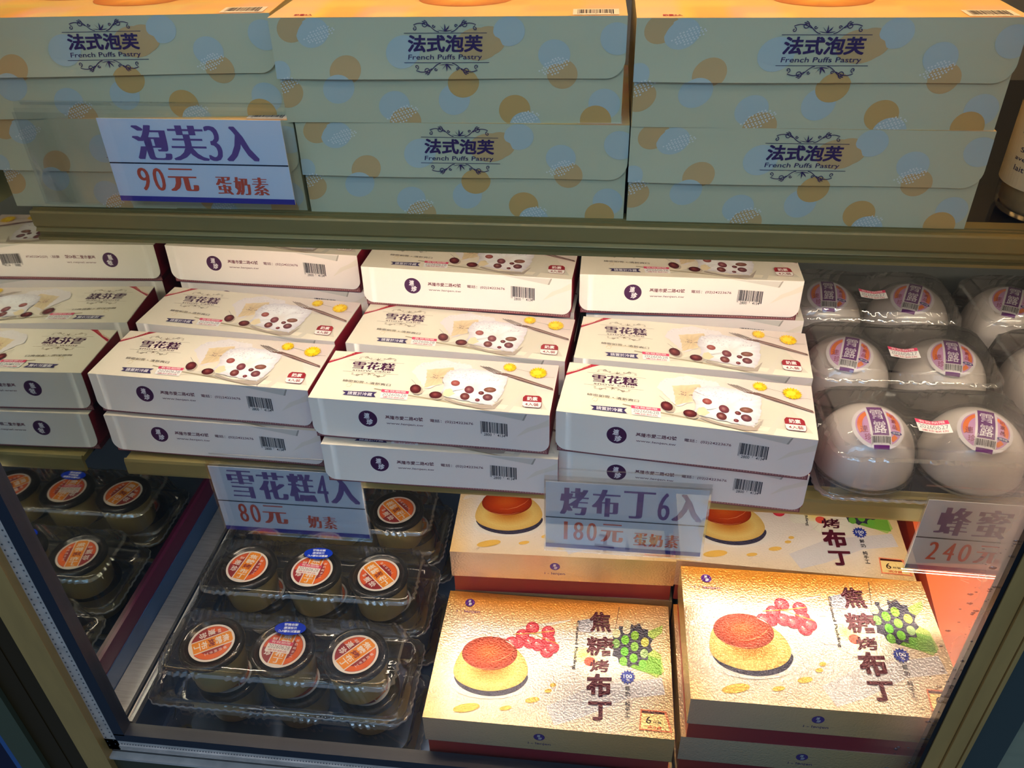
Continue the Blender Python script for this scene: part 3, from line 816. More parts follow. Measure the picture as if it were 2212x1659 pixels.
def pudding_top():
    f = homog([(353, 75), (122, 1102), (2203, 1304), (2140, 205)], QW, QD)
    a = Art(f, [(0, 0), (QW, 0), (QW, QD), (0, QD)])
    OR = (246, 160, 58); WH = (228, 216, 208); TAN = (226, 186, 126)

    def bg(u, v):
        t = max(0, min(1, (v - .70 - .10 * u * u + .05 * math.sin(u * 3)) / .26)) ** 1.0
        e = max(0, min(1, (u - .78) / .22)) * .8; e2 = max(0, min(1, (.25 - v) / .25)) * .45; e3 = max(0, min(1, (.10 - u) / .10)) * .7
        c = [WH[i] + (OR[i] - WH[i]) * t for i in range(3)]
        k = min(1, e + e2 + e3)
        return [c[i] + (TAN[i] - c[i]) * k * (1 - t * .7) for i in range(3)]
    a.field(0, 0, QW, QD, 40, 28, bg)
    # plate: grey diagonal planes and rings
    a.poly([(1130, 1020), (1500, 860), (2090, 790), (2120, 930), (1800, 960), (1440, 1110), (1200, 1180)], (206, 200, 202))
    a.poly([(300, 500), (900, 370), (1350, 310), (1300, 330), (900, 420), (560, 470), (280, 540)], (226, 212, 196)); a.L = 2
    for k in range(8):
        rx, ry = 420 + 26 * k, 240 + 18 * k
        a.stroke([(690 + rx * math.cos(t), 760 + ry * math.sin(t)) for t in [math.pi * (.80 + .42 * i / 16) for i in range(17)]], .00035, (206, 194, 178))
        a.stroke([(690 + rx * math.cos(t), 760 + ry * math.sin(t)) for t in [math.pi * (.05 + .40 * i / 16) for i in range(17)]], .0003, (214, 204, 196))
    # dumpling-like white fan and patterned cloth
    a.poly([(1395, 320), (1520, 300), (1540, 420), (1400, 410)], (170, 166, 176)); a.L = 3
    for k in range(3): a.stroke([(1460 + (22 + 24 * k) * math.cos(t), 420 - (22 + 26 * k) * math.sin(t)) for t in [math.pi * i / 8 for i in range(9)]], .0004, (222, 218, 222))
    fan = [(1390 + 0, 480), (1480, 420), (1600, 400), (1700, 440), (1760, 540), (1778, 660), (1740, 780), (1660, 840), (1540, 830), (1420, 780), (1400, 700), (1200, 690), (1260, 560), (1330, 500)]
    a.grad(soft(fan, 1), (1510, 640), [(250, 226, 160), (242, 232, 206), (236, 230, 214), (228, 222, 206)]); a.L = 4
    for k in range(12):
        an = -2.6 + k * .42; a.stroke([(1500 + 70 * math.cos(an), 640 + 60 * math.sin(an)), (1500 + 150 * math.cos(an + .1), 640 + 120 * math.sin(an + .1)), (1500 + 235 * math.cos(an + .16), 640 + 165 * math.sin(an + .16))], .0008, (212, 206, 188), taper=True)
    a.grad([(1430 + 80 * math.cos(t * .4), 600 + 70 * math.sin(t * .4)) for t in range(16)], (1440, 600), [(250, 220, 110), (250, 226, 150), (246, 230, 190)])
    a.ell(1492, 656, 46, 38, (232, 86, 66))
    # leaf and lotus pod
    a.L = 3; a.poly([(1760, 560), (1900, 440), (2095, 360), (2090, 420), (1960, 520), (2080, 600), (2110, 740), (2050, 790), (1850, 700)], (170, 196, 96))
    a.poly([(1800, 600), (1950, 600), (2080, 640), (2090, 770), (1930, 740), (1790, 690)], (118, 172, 60)); a.L = 4
    pod = []
    for k in range(26):
        an = 2 * math.pi * k / 26; r = 178 if k % 2 else 150; pod.append((1838 + r * 1.02 * math.cos(an), 520 + r * 1.06 * math.sin(an)))
    a.poly(pod, (62, 58, 76)); a.L = 5
    for x, y, c in ((1712, 425, (214, 204, 160)), (1795, 395, (220, 208, 180)), (1865, 445, (128, 178, 52)), (1785, 480, (110, 184, 44)), (1948, 500, (196, 190, 90)), (1862, 535, (126, 176, 70)), (1708, 510, (120, 160, 90)),
                    (1780, 575, (96, 176, 48)), (1942, 592, (150, 180, 120)), (1855, 630, (110, 180, 50)), (1770, 655, (110, 170, 60)), (1930, 680, (110, 176, 60)), (1800, 350, (220, 200, 160))):
        a.ell(x, y, 33, 38, c)
    a.stroke([(1700, 400), (1735, 210)], .0006, (110, 88, 70)); a.stroke([(1770, 405), (1940, 340)], .0006, (130, 104, 78))
    # currants
    a.L = 4
    for x, y in ((940, 440), (1150, 480), (1150, 413), (900, 500), (1022, 380), (1000, 500), (1140, 575), (1065, 520), (850, 500), (1185, 540)):
        a.grad([(x + 56 * math.cos(t * .42), y + 50 * math.sin(t * .42)) for t in range(15)], (x - 6, y - 8), [(244, 130, 130), (222, 62, 78), (190, 34, 56)]); a.L += .15
        a.ell(x - 14, y - 18, 8, 6, (250, 214, 210), 8); a.L += .1
    a.L = 7; a.stroke([(860, 432), (1020, 425), (1200, 405)], .0007, (206, 164, 60)); a.stroke([(1020, 425), (1120, 470), (1230, 512)], .0007, (206, 164, 60))
    # pudding
    a.L = 4
    a.grad([(680 + 330 * math.cos(t * .26), 830 + 130 * math.sin(t * .26)) for t in range(24)], (680, 830), [(200, 192, 190), (204, 196, 194), (226, 218, 208)]); a.L = 5
    a.poly(soft([(380, 790), (420, 858), (520, 912), (660, 942), (800, 930), (920, 886), (992, 800), (975, 750), (385, 760)]), (62, 58, 78)); a.L = 6
    body = [(372, 740), (385, 680), (410, 620), (450, 555), (520, 500), (640, 470), (760, 480), (860, 520), (930, 590), (970, 650), (990, 735), (960, 800), (900, 850), (800, 885), (680, 900), (560, 885), (460, 845), (395, 800)]
    a.grad(soft(body), (680, 700), [(176, 104, 40), (194, 128, 50), (212, 162, 82), (222, 190, 112), (208, 168, 94)]); a.L = 7
    car = [(672 + 226 * math.cos(t * math.pi / 18), 588 + 138 * math.sin(t * math.pi / 18)) for t in range(36)]
    a.grad(car, (660, 570), [(206, 92, 34), (200, 84, 32), (186, 66, 26), (172, 56, 24), (140, 44, 20)]); a.L = 8
    a.stroke([(600, 655), (680, 660), (760, 640), (830, 600), (870, 560)], .0009, (226, 132, 84), taper=True)
    a.stroke([(462, 640), (520, 690), (600, 715), (700, 718), (780, 700)], .0006, (232, 150, 104), taper=True)
    a.stroke([(800, 484), (840, 506), (872, 532)], .0013, (250, 226, 206), taper=True)
    a.L = 5
    for x, y, rx, ry in ((1190, 848, 26, 16), (1150, 895, 30, 16), (1020, 970, 60, 22), (800, 1035, 50, 18), (480, 1030, 110, 34)): a.ell(x, y, rx, ry, (226, 178, 84), rot=-.15)
    # lettering
    D = (84, 24, 40); a.L = 9
    for ch, x0, y0, x1, y1 in (('焦', 1490, 250, 1668, 412), ('糖', 1464, 450, 1692, 608), ('烤', 1492, 640, 1652, 742), ('布', 1464, 756, 1674, 946), ('丁', 1478, 985, 1674, 1140)):
        a.text(ch, (x0, y1), (x1, y1 + 4), (x0, y0), D, .040 if ch in '布丁' else .022)
    a.text('Caramel Pudding', (1380, 318), (1346, 720), (1412, 322), (60, 50, 56), .0, smear=2, smw=.12)
    st = [(1806 + (66 if k % 2 else 50) * math.cos(k * math.pi / 14), 787 + (60 if k % 2 else 44) * math.sin(k * math.pi / 14)) for k in range(28)]
    a.poly(st, (48, 60, 150)); a.L = 10; a.text('100', (1772, 794), (1842, 798), (1772, 764), (240, 240, 246), .03); a.text('%', (1794, 822), (1826, 824), (1794, 800), (240, 240, 246), .02); a.L = 9
    for ch, y in (('鮮', 858), ('奶', 906), ('純', 985), ('手', 1030), ('工', 1078)): a.text(ch, (1786, y + 38), (1828, y + 40), (1785, y), (54, 50, 56), .01)
    a.poly([(1915, 1050), (2130, 1074), (2180, 1250), (1905, 1222)], (236, 130, 90)); a.L = 10
    a.poly([(1925, 1062), (2110, 1082), (2160, 1236), (1915, 1212)], (244, 212, 138)); a.L = 11
    a.poly([(1925, 1062), (2110, 1082), (2118, 1102), (1922, 1084)], (84, 34, 30))
    a.text('6', (1960, 1172), (2004, 1176), (1960, 1112), (60, 34, 30), .01); a.text('杯裝', (2020, 1172), (2090, 1180), (2018, 1150), (60, 44, 40), .01)
    a.text('須冷藏', (1970, 1212), (2092, 1226), (1970, 1186), (206, 70, 40), .015)
    # house mark
    c = f((513, 176)); a.L = 9; logo_disc(a, c[0], c[1], .0050, (108, 54, 150))
    a.text('i - lenjen', (404, 256), (592, 268), (406, 230), (128, 76, 130), .015)
    return a


def make_pudding_box():
    root = empty('pudding_box')
    base = MB().box((.002, .002, 0), (QW - .002, QD - .002, QH - .003), (178, 50, 36))
    ba = Art(); ba.field(.002, 0, QW - .002, .03, 20, 1, lambda u, v: (176 - 30 * math.sin(u * 3.1), 62 - 26 * math.sin(u * 3.1), 44))
    ba.emit(base, lambda x, y, e: (x, .002 - e, y)); base.obj('tray', M['carton'], root)
    t = .0012; lid = MB()
    c = (236, 196, 124)
    lid.box((0, 0, QH - LK), (QW, t, QH), c).box((0, QD - t, QH - LK), (QW, QD, QH), c).box((0, t, QH - LK), (t, QD - t, QH), c).box((QW - t, t, QH - LK), (QW, QD - t, QH), c)
    lid.box((t, t, QH - t), (QW - t, QD - t, QH - .0001), c)
    s_ = Art(); s_.field(0, QH - LK, QW, QH, 24, 3, lambda u, v: (252 - 6 * v, 200 + 8 * math.sin(u * 5), 140 + 20 * math.sin(u * 4 + 1)))
    s_.L = 2; logo_disc(s_, QW * .47, QH - LK * .42, .0052, (100, 66, 150)); s_.text('i - lenjen', (QW * .47 - .0105, QH - LK * .78), (QW * .47 + .0105, QH - LK * .78), (QW * .47 - .0105, QH - LK * .66), (120, 90, 130), .015, raw=True)
    s_.emit(lid, lambda x, y, e: (x, -e, y))
    pudding_top().emit(lid, lambda x, y, e: (x, y, QH + e), .00004)
    lid.obj('lid', M['foil'], root)
    return root


pb = make_pudding_box()
ZQ = Z0 - .810
QL = [(-.1465, .4310, -.001, 1, 'upper pudding box in the front row beside the plastic cup trays'),
      (.0905, .4325, .004, 2, 'topmost pudding box in the front right stack, its left side showing'),
      (-.1430, .5800, .030, 2, 'pudding box behind the front ones, its front wall below the 180 yuan sign'),
      (.0860, .5890, -.030, 2, 'back right pudding box whose six-pack corner badge shows below the shelf'),
      (-.1435, .4340, -.003, 0, 'lowest pudding box under the front row box beside the cup trays'),
      (.0880, .4345, .000, 1, 'middle pudding box in the front right stack'),
      (.0885, .4360, .003, 0, 'lowest pudding box of the front right stack on the tray floor'),
      (-.1420, .5850, .010, 1, 'middle pudding box in the back left stack, red tray band showing'),
      (-.1410, .5860, .010, 0, 'lowest pudding box of the back left stack'),
      (.0930, .5900, -.010, 1, 'middle pudding box in the back right stack'),
      (.0940, .5910, -.010, 0, 'lowest pudding box of the back right stack')]
for i, (x, y, a, lv, lab) in enumerate(QL):
    loc = (x, y, ZQ + lv * (QH + .0002))
    if i == 0: o = pb; o.location = loc; o.rotation_euler = (0, 0, a)
    else: o = dup(pb, loc, a)
    tag(o, lab, 'box', 'caramel pudding boxes on the tray floor')

# honey cake box, red orange, behind the right pudding boxes
hb = empty('honey_cake_box', (.3290, .4780, Z0 - .810), -.10)
tag(hb, 'red-orange gift box with a pale flower scroll, right of the pudding boxes', 'box')
m_ = MB().box((0, 0, 0), (.20, .33, .148), (206, 70, 32)); m_.obj('box_body', M['carton'], hb)
m_ = MB().box((-.001, -.001, .130), (.201, .331, .1490), (228, 96, 48))
a = Art(); a.field(-.001, -.001, .201, .331, 8, 12, lambda u, v: (240, 132 - 26 * v, 84 - 26 * v)); a.L = 2
for k in range(9):
    an = -.4 + k * .42; a.stroke([(.028 + .004 * math.cos(an), .145 + .004 * math.sin(an)), (.028 + .012 * math.cos(an), .145 + .012 * math.sin(an))], .0016, (250, 206, 176), raw=True, taper=True)
a.stroke(spiral(.038, .160, .010, 1.1, 0, 1), .0014, (250, 206, 176), raw=True); a.stroke(spiral(.052, .150, .008, 1.1, 2, -1), .001, (246, 190, 150), raw=True)
a.text('蜂蜜蛋糕', (.07, .17), (.15, .17), (.07, .195), (180, 60, 50), .01, raw=True)
a.emit(m_, lambda x, y, e: (x, y, .1490 + e)); m_.obj('lid', M['carton'], hb)

# ------------------------------------------------------------------ pudding cups in clamshell trays


def lid_label():
    a = Art(); r = .0232
    a.ell(0, 0, r, r, (240, 234, 226), 48, raw=True); a.L = 2
    a.ell(0, 0, r * .90, r * .90, (150, 30, 38), 48, raw=True); a.L = 3
    # orange ring on the outer right and upper left
    a.poly([(r * .88 * math.cos(t), r * .88 * math.sin(t)) for t in [-1.15 + .1 * i for i in range(24)]] + [(r * .62 * math.cos(t), r * .62 * math.sin(t)) for t in [1.15 - .1 * i for i in range(24)]], (234, 104, 34), raw=True)
    a.poly([(r * .88 * math.cos(t), r * .88 * math.sin(t)) for t in [1.9 + .1 * i for i in range(14)]] + [(r * .60 * math.cos(t), r * .60 * math.sin(t)) for t in [3.2 - .1 * i for i in range(14)]], (226, 92, 40), raw=True); a.L = 4
    w = r * .30; hh = math.sqrt((r * .9) ** 2 - w * w)
    a.poly([(-w, -hh), (w, -hh), (w * .6, -r * .93), (-w * .6, -r * .93)], (240, 234, 226), raw=True)
    a.poly([(-w - .0011, -hh), (w + .0011, -hh), (w + .0011, hh), (-w - .0011, hh)], (240, 234, 226), raw=True); a.L = 5
    a.poly([(-w, -hh * .97), (w, -hh * .97), (w, hh * .97), (-w, hh * .97)], (240, 146, 26), raw=True)
    a.poly([(-w, hh * .96), (w, hh * .96), (w * .7, r * .9), (-w * .7, r * .9)], (240, 146, 26), raw=True); a.L = 6
    for i, ch in enumerate('焦糖烤布丁'):
        y = hh * .92 - (i + 1) * hh * .37 + .0006
        a.text(ch, (-w * .72, y), (w * .72, y), (-w * .72, y + hh * .32), (244, 238, 228) if i != 2 else (130, 20, 40), .02, raw=True)
    for i, ch in enumerate('鮮奶純手工'): a.text(ch, (r * .46, r * .42 - i * r * .20), (r * .60, r * .42 - i * r * .20), (r * .46, r * .56 - i * r * .20), (244, 220, 214), .01, raw=True)
    a.text('連', (-r * .74, -r * .05), (-r * .40, -r * .05), (-r * .74, r * .26), (244, 236, 230), .02, raw=True)
    a.text('珍', (-r * .70, -r * .46), (-r * .38, -r * .46), (-r * .70, -r * .12), (244, 236, 230), .02, raw=True)
    a.text('雞蛋', (-r * .62, r * .36), (-r * .40, r * .36), (-r * .62, r * .50), (240, 210, 200), .02, raw=True)
    return a


CH = .0500; CR = .0325


def make_cup():
    root = empty('pudding_cup')
    b = MB().rev([(0, 0), (.0262, 0), (.0275, .002), (.0302, .036), (.0305, .0425), (.0, .0425)], 36)
    b.obj('pudding', M['custard'], root)
    MB().rev([(.0270, -.0006), (.0284, .0015), (.0312, .040), (.0318, .0452)], 36).obj('cup_wall', M['cup'], root)
    l = MB().rev([(.0318, .0415), (CR, .0420), (CR, .0465), (.0312, .0482), (.0290, .0484), (.0285, .0468), (0, .0466)], 40)
    l.obj('lid', M['black'], root)
    MB().rev([(CR + .0004, .0418), (CR + .0009, .0425), (CR + .0009, .0468), (.0318, .0490), (.0286, .0492), (.0270, .0478)], 40).obj('lid_rim', M['cup'], root)
    lb = MB(); lid_label().emit(lb, lambda x, y, e: (x, y, .0473 + e), .00005); lb.obj('lid_label', M['label'], root)
    return root


def rrect(w, d, r, n=7, mod=None):
    pts = []
    for cx, cy, a0 in ((w / 2 - r, d / 2 - r, 0), (-w / 2 + r, d / 2 - r, 1), (-w / 2 + r, -d / 2 + r, 2), (w / 2 - r, -d / 2 + r, 3)):
        for i in range(n + 1):
            t = (a0 + i / n) * math.pi / 2; pts.append((cx + r * math.cos(t), cy + r * math.sin(t)))
    # resample evenly
    L_ = [0]
    for i in range(len(pts)): q = pts[(i + 1) % len(pts)]; L_.append(L_[-1] + math.dist(pts[i], q))
    return pts, L_


def ring_pts(w, d, r, N, ripple=0, freq=0, seg=None):
    pts, L_ = rrect(w, d, r); tot = L_[-1]; out = []; j = 0
    for k in range(N):
        s_ = tot * k / N
        while L_[j + 1] < s_: j += 1
        p = pts[j]; q = pts[(j + 1) % len(pts)]; t = (s_ - L_[j]) / max(1e-9, L_[j + 1] - L_[j])
        x = p[0] + (q[0] - p[0]) * t; y = p[1] + (q[1] - p[1]) * t
        if ripple:
            on = 1 if seg is None or math.sin(2 * math.pi * seg * k / N) > -.1 else 0
            m = 1 + 0; nx, ny = (q[0] - p[0], q[1] - p[1]); l = math.hypot(nx, ny) or 1
            am = ripple * (1 if k % freq < freq / 2 else 0) * on
            x += ny / l * am; y -= nx / l * am
        out.append((x, y))
    return out


def loft(mb, rings, cap=None):
    """rings: list of (pts, z) of equal count"""
    N = len(rings[0][0]); vs = []; fs = []
    for pts, z in rings: vs += [(x, y, z if not callable(z) else z(x, y)) for x, y in pts]
    for j in range(len(rings) - 1):
        for i in range(N): k = (i + 1) % N; fs.append((j * N + i, j * N + k, (j + 1) * N + k, (j + 1) * N + i))
    if cap: fs.append(tuple(range((len(rings) - 1) * N, len(rings) * N)))
    return mb.add(vs, fs, smooth=True)


TW, TD = .272, .102


def make_clam():
    root = empty('clamshell_tray'); N = 320
    l = MB()
    loft(l, [(ring_pts(TW, TD, .016, N, .0008, 4), .0125), (ring_pts(TW - .006, TD - .006, .014, N), .0135), (ring_pts(TW - .010, TD - .010, .013, N), .0165),
             (ring_pts(TW - .013, TD - .012, .013, N), .018), (ring_pts(TW - .030, TD - .022, .016, N, .0014, 4, 11), .048), (ring_pts(TW - .034, TD - .026, .016, N, .0010, 4, 11), .0515),
             (ring_pts(TW - .042, TD - .034, .014, N), .0530), (ring_pts(TW - .052, TD - .044, .012, N), .0522)], cap=True)
    lo = l.obj('lid', M['clam'], root)
    b = MB()
    loft(b, [(ring_pts(TW - .034, TD - .030, .016, N), .0008), (ring_pts(TW - .028, TD - .024, .016, N, .0012, 8, 9), .003), (ring_pts(TW - .016, TD - .014, .014, N), .0105), (ring_pts(TW - .008, TD - .007, .014, N), .0112), (ring_pts(TW - .001, TD - .001, .016, N, .0008, 4), .0118)])
    b.obj('base', M['clam'], root)
    r = MB()
    loft(r, [(ring_pts(TW + .001, TD + .001, .017, N, .0009, 4), .0110), (ring_pts(TW + .0015, TD + .0015, .017, N, .0009, 4), .0122), (ring_pts(TW - .0005, TD - .0005, .016, N, .0009, 4), .0132)])
    r.obj('rim', M['clamrim'], root)
    q = MB(); loft(q, [(ring_pts(TW - .0285, TD - .0205, .016, N, .0016, 4, 11), .0482), (ring_pts(TW - .0305, TD - .0225, .016, N, .0016, 4, 11), .0500), (ring_pts(TW - .0325, TD - .0245, .016, N, .0012, 4, 11), .0512)])
    q.obj('ridge', M['ridge'], root)  # added along the shoulder, pale colour stands in for the lid's edge highlight
    return root


cup = make_cup(); clam = make_clam()
blue = None


def blue_sticker(parent, x, y, z, rot):
    a = Art(); a.ell(0, 0, .0165, .0085, (14, 52, 178), 36, raw=True); a.L = 2
    for i, (t, w) in enumerate((('請置於冷藏4℃', .0115), ('以保新鮮', .0068), ('連珍製品', .0074))):
        y0 = .0022 - i * .0042; a.text(t, (-w, y0), (w, y0), (-w, y0 + .0032), (226, 232, 244), .02, raw=True)
    c_, s_ = math.cos(rot), math.sin(rot)
    return a.emit(MB(), lambda u, v, e: (x + u * c_ - v * s_, y + u * s_ + v * c_, z + e)).obj('blue_sticker', M['label'], parent)


def cup_sticker(parent, rz):
    a = Art(); a.L = 8; date_sticker(a, (-.0175, -.0045), (.0085, -.0065), (-.0163, .0095), '20260628', raw=True)
    c_, s_ = math.cos(-rz), math.sin(-rz)
    return a.emit(MB(), lambda u, v, e: (u * c_ - v * s_, u * s_ + v * c_, .0473 + e), .00005).obj('date_sticker', M['label'], parent)


usedc = [False, False]
PITCH = .0545


def pack(x, y, a, lvl, angs, name, dx=(-.0765, -.001, .0755)):
    cy_ = 0 if lvl else .006
    z = Z0 - .8095 + lvl * PITCH
    if not usedc[0]: o = clam; usedc[0] = True; o.location = (x, y, z); o.rotation_euler = (0, 0, a)
    else: o = dup(clam, (x, y, z), a)
    tag(o, 'clear clamshell tray of pudding cups, ' + name, 'tray', 'clamshell trays of pudding cups')
    ca, sa = math.cos(a), math.sin(a)
    for i, (d, an) in enumerate(zip(dx, angs)):
        px, py = x + d * ca, y + d * sa + cy_; rz = math.radians(an)
        if not usedc[1]: c = cup; usedc[1] = True; c.location = (px, py, z + .0016); c.rotation_euler = (0, 0, rz)
        else: c = dup(cup, (px, py, z + .0016), rz)
        tag(c, ('left', 'middle', 'right')[i] + ' pudding cup in the tray ' + name, 'pudding cup', 'pudding cups in the clamshell trays')
        yield o, c, px, py, rz


TR = [(-.307, .5035, .004, 1, (-58, -4, -40), 'topmost at the front beside the mirrored wall'),
      (-.309, .6080, .010, 1, (-10, -3, 48), 'topmost in the second row below the 80 yuan sign'),
      (-.312, .7110, .006, 1, (20, 5, 46), 'topmost at the back behind the 80 yuan sign'),
      (-.301, .4990, -.004, 0, (30, -20, 60), 'resting on the tray floor at the front'),
      (-.303, .6130, .000, 0, (80, 30, -30), 'resting on the tray floor in the second row'),
      (-.306, .7330, .000, 0, (10, 60, -80), 'resting on the tray floor at the back')]
# the cup and tray originals are copied before anything is stuck on them
packs = []
for T_ in TR: packs.append(list(pack(*T_)))
for k, P_ in enumerate(packs[:3]):
    o, c, px, py, rz = P_[1]
    cup_sticker(c, rz)
    blue_sticker(o, .001, .0235 - .002, .0537, math.pi * (1.0) + .04)

# ------------------------------------------------------------------ milky domes in twin clamshells


def dome_label():
    a = Art(sub=.004); r = .0245
    a.ell(0, 0, r, r, (244, 238, 240), 48, raw=True); a.L = 2; a.ell(0, 0, r * .86, r * .86, (214, 160, 212), 44, raw=True); a.L = 3
    for t0, t1 in ((2.1, 3.5), (-.25, 1.0), (-1.0, -.62)):
        n = 16; a.stroke([(r * .71 * math.cos(t0 + (t1 - t0) * i / n), r * .71 * math.sin(t0 + (t1 - t0) * i / n)) for i in range(n + 1)], r * .18, (244, 122, 40), raw=True)
    a.L = 4; w = r * .30; a.poly([(-w * 1.28, -r * .94), (w * 1.28, -r * .94), (w * 1.28, r * .94), (-w * 1.28, r * .94)], (244, 238, 240), raw=True); a.L = 5
    a.poly([(-w, -r * .42), (w, -r * .42), (w, r * .97), (-w, r * .97)], (104, 28, 120), raw=True)
    a.poly([(-w, -r * .97), (w, -r * .97), (w, -r * .80), (-w, -r * .80)], (104, 28, 120), raw=True); a.L = 6
    a.text('雪', (-w * .78, r * .28), (w * .78, r * .28), (-w * .74, r * .80), (246, 240, 246), .004, raw=True)
    a.text('露', (-w * .78, -r * .34), (w * .78, -r * .34), (-w * .74, r * .18), (246, 240, 246), .004, raw=True)
    a.bars((-w * 1.2, -r * .76), (w * 1.2, -r * .76), (-w * 1.2, -r * .46), raw=True)
    a.text('連', (-r * .72, -r * .28), (-r * .44, -r * .28), (-r * .72, 0), (150, 24, 60), .0, raw=True)
    a.text('珍', (-r * .60, -r * .60), (-r * .36, -r * .60), (-r * .60, -r * .34), (150, 24, 60), .0, raw=True)
    for i, ch in enumerate('奶素品'): a.text(ch, (r * .46, r * .38 - i * r * .26), (r * .66, r * .38 - i * r * .26), (r * .46, r * .56 - i * r * .26), (160, 30, 50), .01, raw=True)
    a.ell(r * .60, -r * .30, r * .24, r * .07, (50, 40, 130), 16, raw=True); a.L = 7
    a.text('請冷藏', (r * .44, -r * .34), (r * .76, -r * .34), (r * .44, -r * .26), (230, 226, 240), .01, raw=True)
    return a


DR, DHH = .0455, .052


def make_dome():
    root = empty('milky_dome')
    prof = [(DR * .86, 0), (DR * .98, .006)] + [(DR * math.cos(t) ** .82, .008 + DHH * math.sin(t)) for t in [math.pi / 2 * i / 12 for i in range(12)]] + [(0, .008 + DHH)]
    MB().rev([(0, 0)] + prof, 44).obj('dessert', M['mochi'], root)
    sh = [(DR * 1.06, .004), (DR * 1.06, .009), (DR * 1.05, .011)] + [((DR + .0022) * math.cos(t) ** .82, .0105 + (DHH + .0008) * math.sin(t)) for t in [math.pi / 2 * i / 12 for i in range(1, 12)]] + [(0, .0115 + DHH)]
    MB().rev(sh, 44).obj('dome_lid', M['cup'], root)
    MB().rev([(DR * .84, -.001), (DR * 1.0, .0005), (DR * 1.05, .004), (DR * 1.06, .0055)], 44).obj('cup_rim', M['clamrim'], root)
    # label wrapped on the dome, tipped forward
    lb = MB(); tilt = math.radians(20); Rr = .056

    def fm(x, y, e):
        rr_ = math.hypot(x, y); th = rr_ / Rr; k = math.sin(th) / rr_ if rr_ > 1e-9 else 1 / Rr
        p = Vector((x * k, y * k, math.cos(th))); p = Matrix.Rotation(tilt, 3, 'X') @ p
        # radial projection to the dome lid surface (super-ellipse of revolution)
        best = None; h0 = .0105
        lo_, hi = .02, .08
        for _ in range(18):
            s_ = (lo_ + hi) / 2; q = p * s_; rad = math.hypot(q.x, q.y); zz = q.z
            cosv = min(1, (rad / (DR + .0022)) ** (1 / .82)); surf = (DHH + .0008) * math.sqrt(max(0, 1 - cosv * cosv))
            if zz < surf: lo_ = s_
            else: hi = s_
        q = p * (lo_ + .0005 + e); return (q.x, q.y, q.z + h0)
    dome_label().emit(lb, fm, .00008); lb.obj('round_label', M['label'], root)
    return root


DW, DD = .200, .1185


def make_twin():
    root = empty('twin_clamshell'); N = 260

    def zt(x, y):
        b = max(math.exp(-((x - .048) ** 2 + y * y) / .0020), math.exp(-((x + .048) ** 2 + y * y) / .0020))
        return .056 + .012 * b
    l = MB()
    loft(l, [(ring_pts(DW, DD, .018, N, .0008, 4), .0105), (ring_pts(DW - .006, DD - .006, .016, N), .0125), (ring_pts(DW - .010, DD - .008, .016, N), .030),
             (ring_pts(DW - .018, DD - .014, .018, N, .0014, 6, 9), .050), (ring_pts(DW - .030, DD - .026, .018, N, .0008, 6, 9), zt), (ring_pts(DW - .060, DD - .050, .018, N), zt),
             (ring_pts(DW - .085, DD - .075, .014, N), zt)], cap=False)
    # gridded crown
    vs = []; fs = []; nx, ny = 30, 12
    for j in range(ny + 1):
        for i in range(nx + 1):
            x = (-.5 + i / nx) * (DW - .034); y = (-.5 + j / ny) * (DD - .030); vs.append((x, y, zt(x, y) + .0006))
    for j in range(ny):
        for i in range(nx): a_ = j * (nx + 1) + i; fs.append((a_, a_ + 1, a_ + nx + 2, a_ + nx + 1))
    lid = MB(); loft(lid, [(ring_pts(DW, DD, .018, N, .0008, 4), .0105), (ring_pts(DW - .006, DD - .006, .016, N), .0125), (ring_pts(DW - .010, DD - .008, .016, N), .030),
             (ring_pts(DW - .018, DD - .014, .018, N, .0014, 6, 9), .050), (ring_pts(DW - .030, DD - .026, .018, N, .0008, 6, 9), zt)])
    lid.add(vs, fs, smooth=True); lid.obj('lid', M['clam2'], root)
    b = MB()
    loft(b, [(ring_pts(DW - .026, DD - .024, .018, N), .0006), (ring_pts(DW - .018, DD - .016, .018, N, .001, 6, 8), .003), (ring_pts(DW - .008, DD - .008, .018, N), .0092), (ring_pts(DW, DD, .019, N, .0008, 4), .0100)])
    b.obj('base', M['clam2'], root)
    r = MB(); loft(r, [(ring_pts(DW + .001, DD + .001, .019, N, .0010, 4), .0088), (ring_pts(DW + .002, DD + .002, .019, N, .0010, 4), .0100), (ring_pts(DW, DD, .018, N, .0010, 4), .0112)])
    r.obj('rim', M['clamrim'], root)
    q = MB(); loft(q, [(ring_pts(DW - .0165, DD - .0125, .018, N, .0016, 6, 9), .0495), (ring_pts(DW - .0185, DD - .0145, .018, N, .0016, 6, 9), .0512), (ring_pts(DW - .0215, DD - .0175, .018, N, .0010, 6, 9), .0524)])
    q.obj('ridge', M['ridge'], root)  # added here too, whitened to imitate the highlight on the front shoulder
    return root


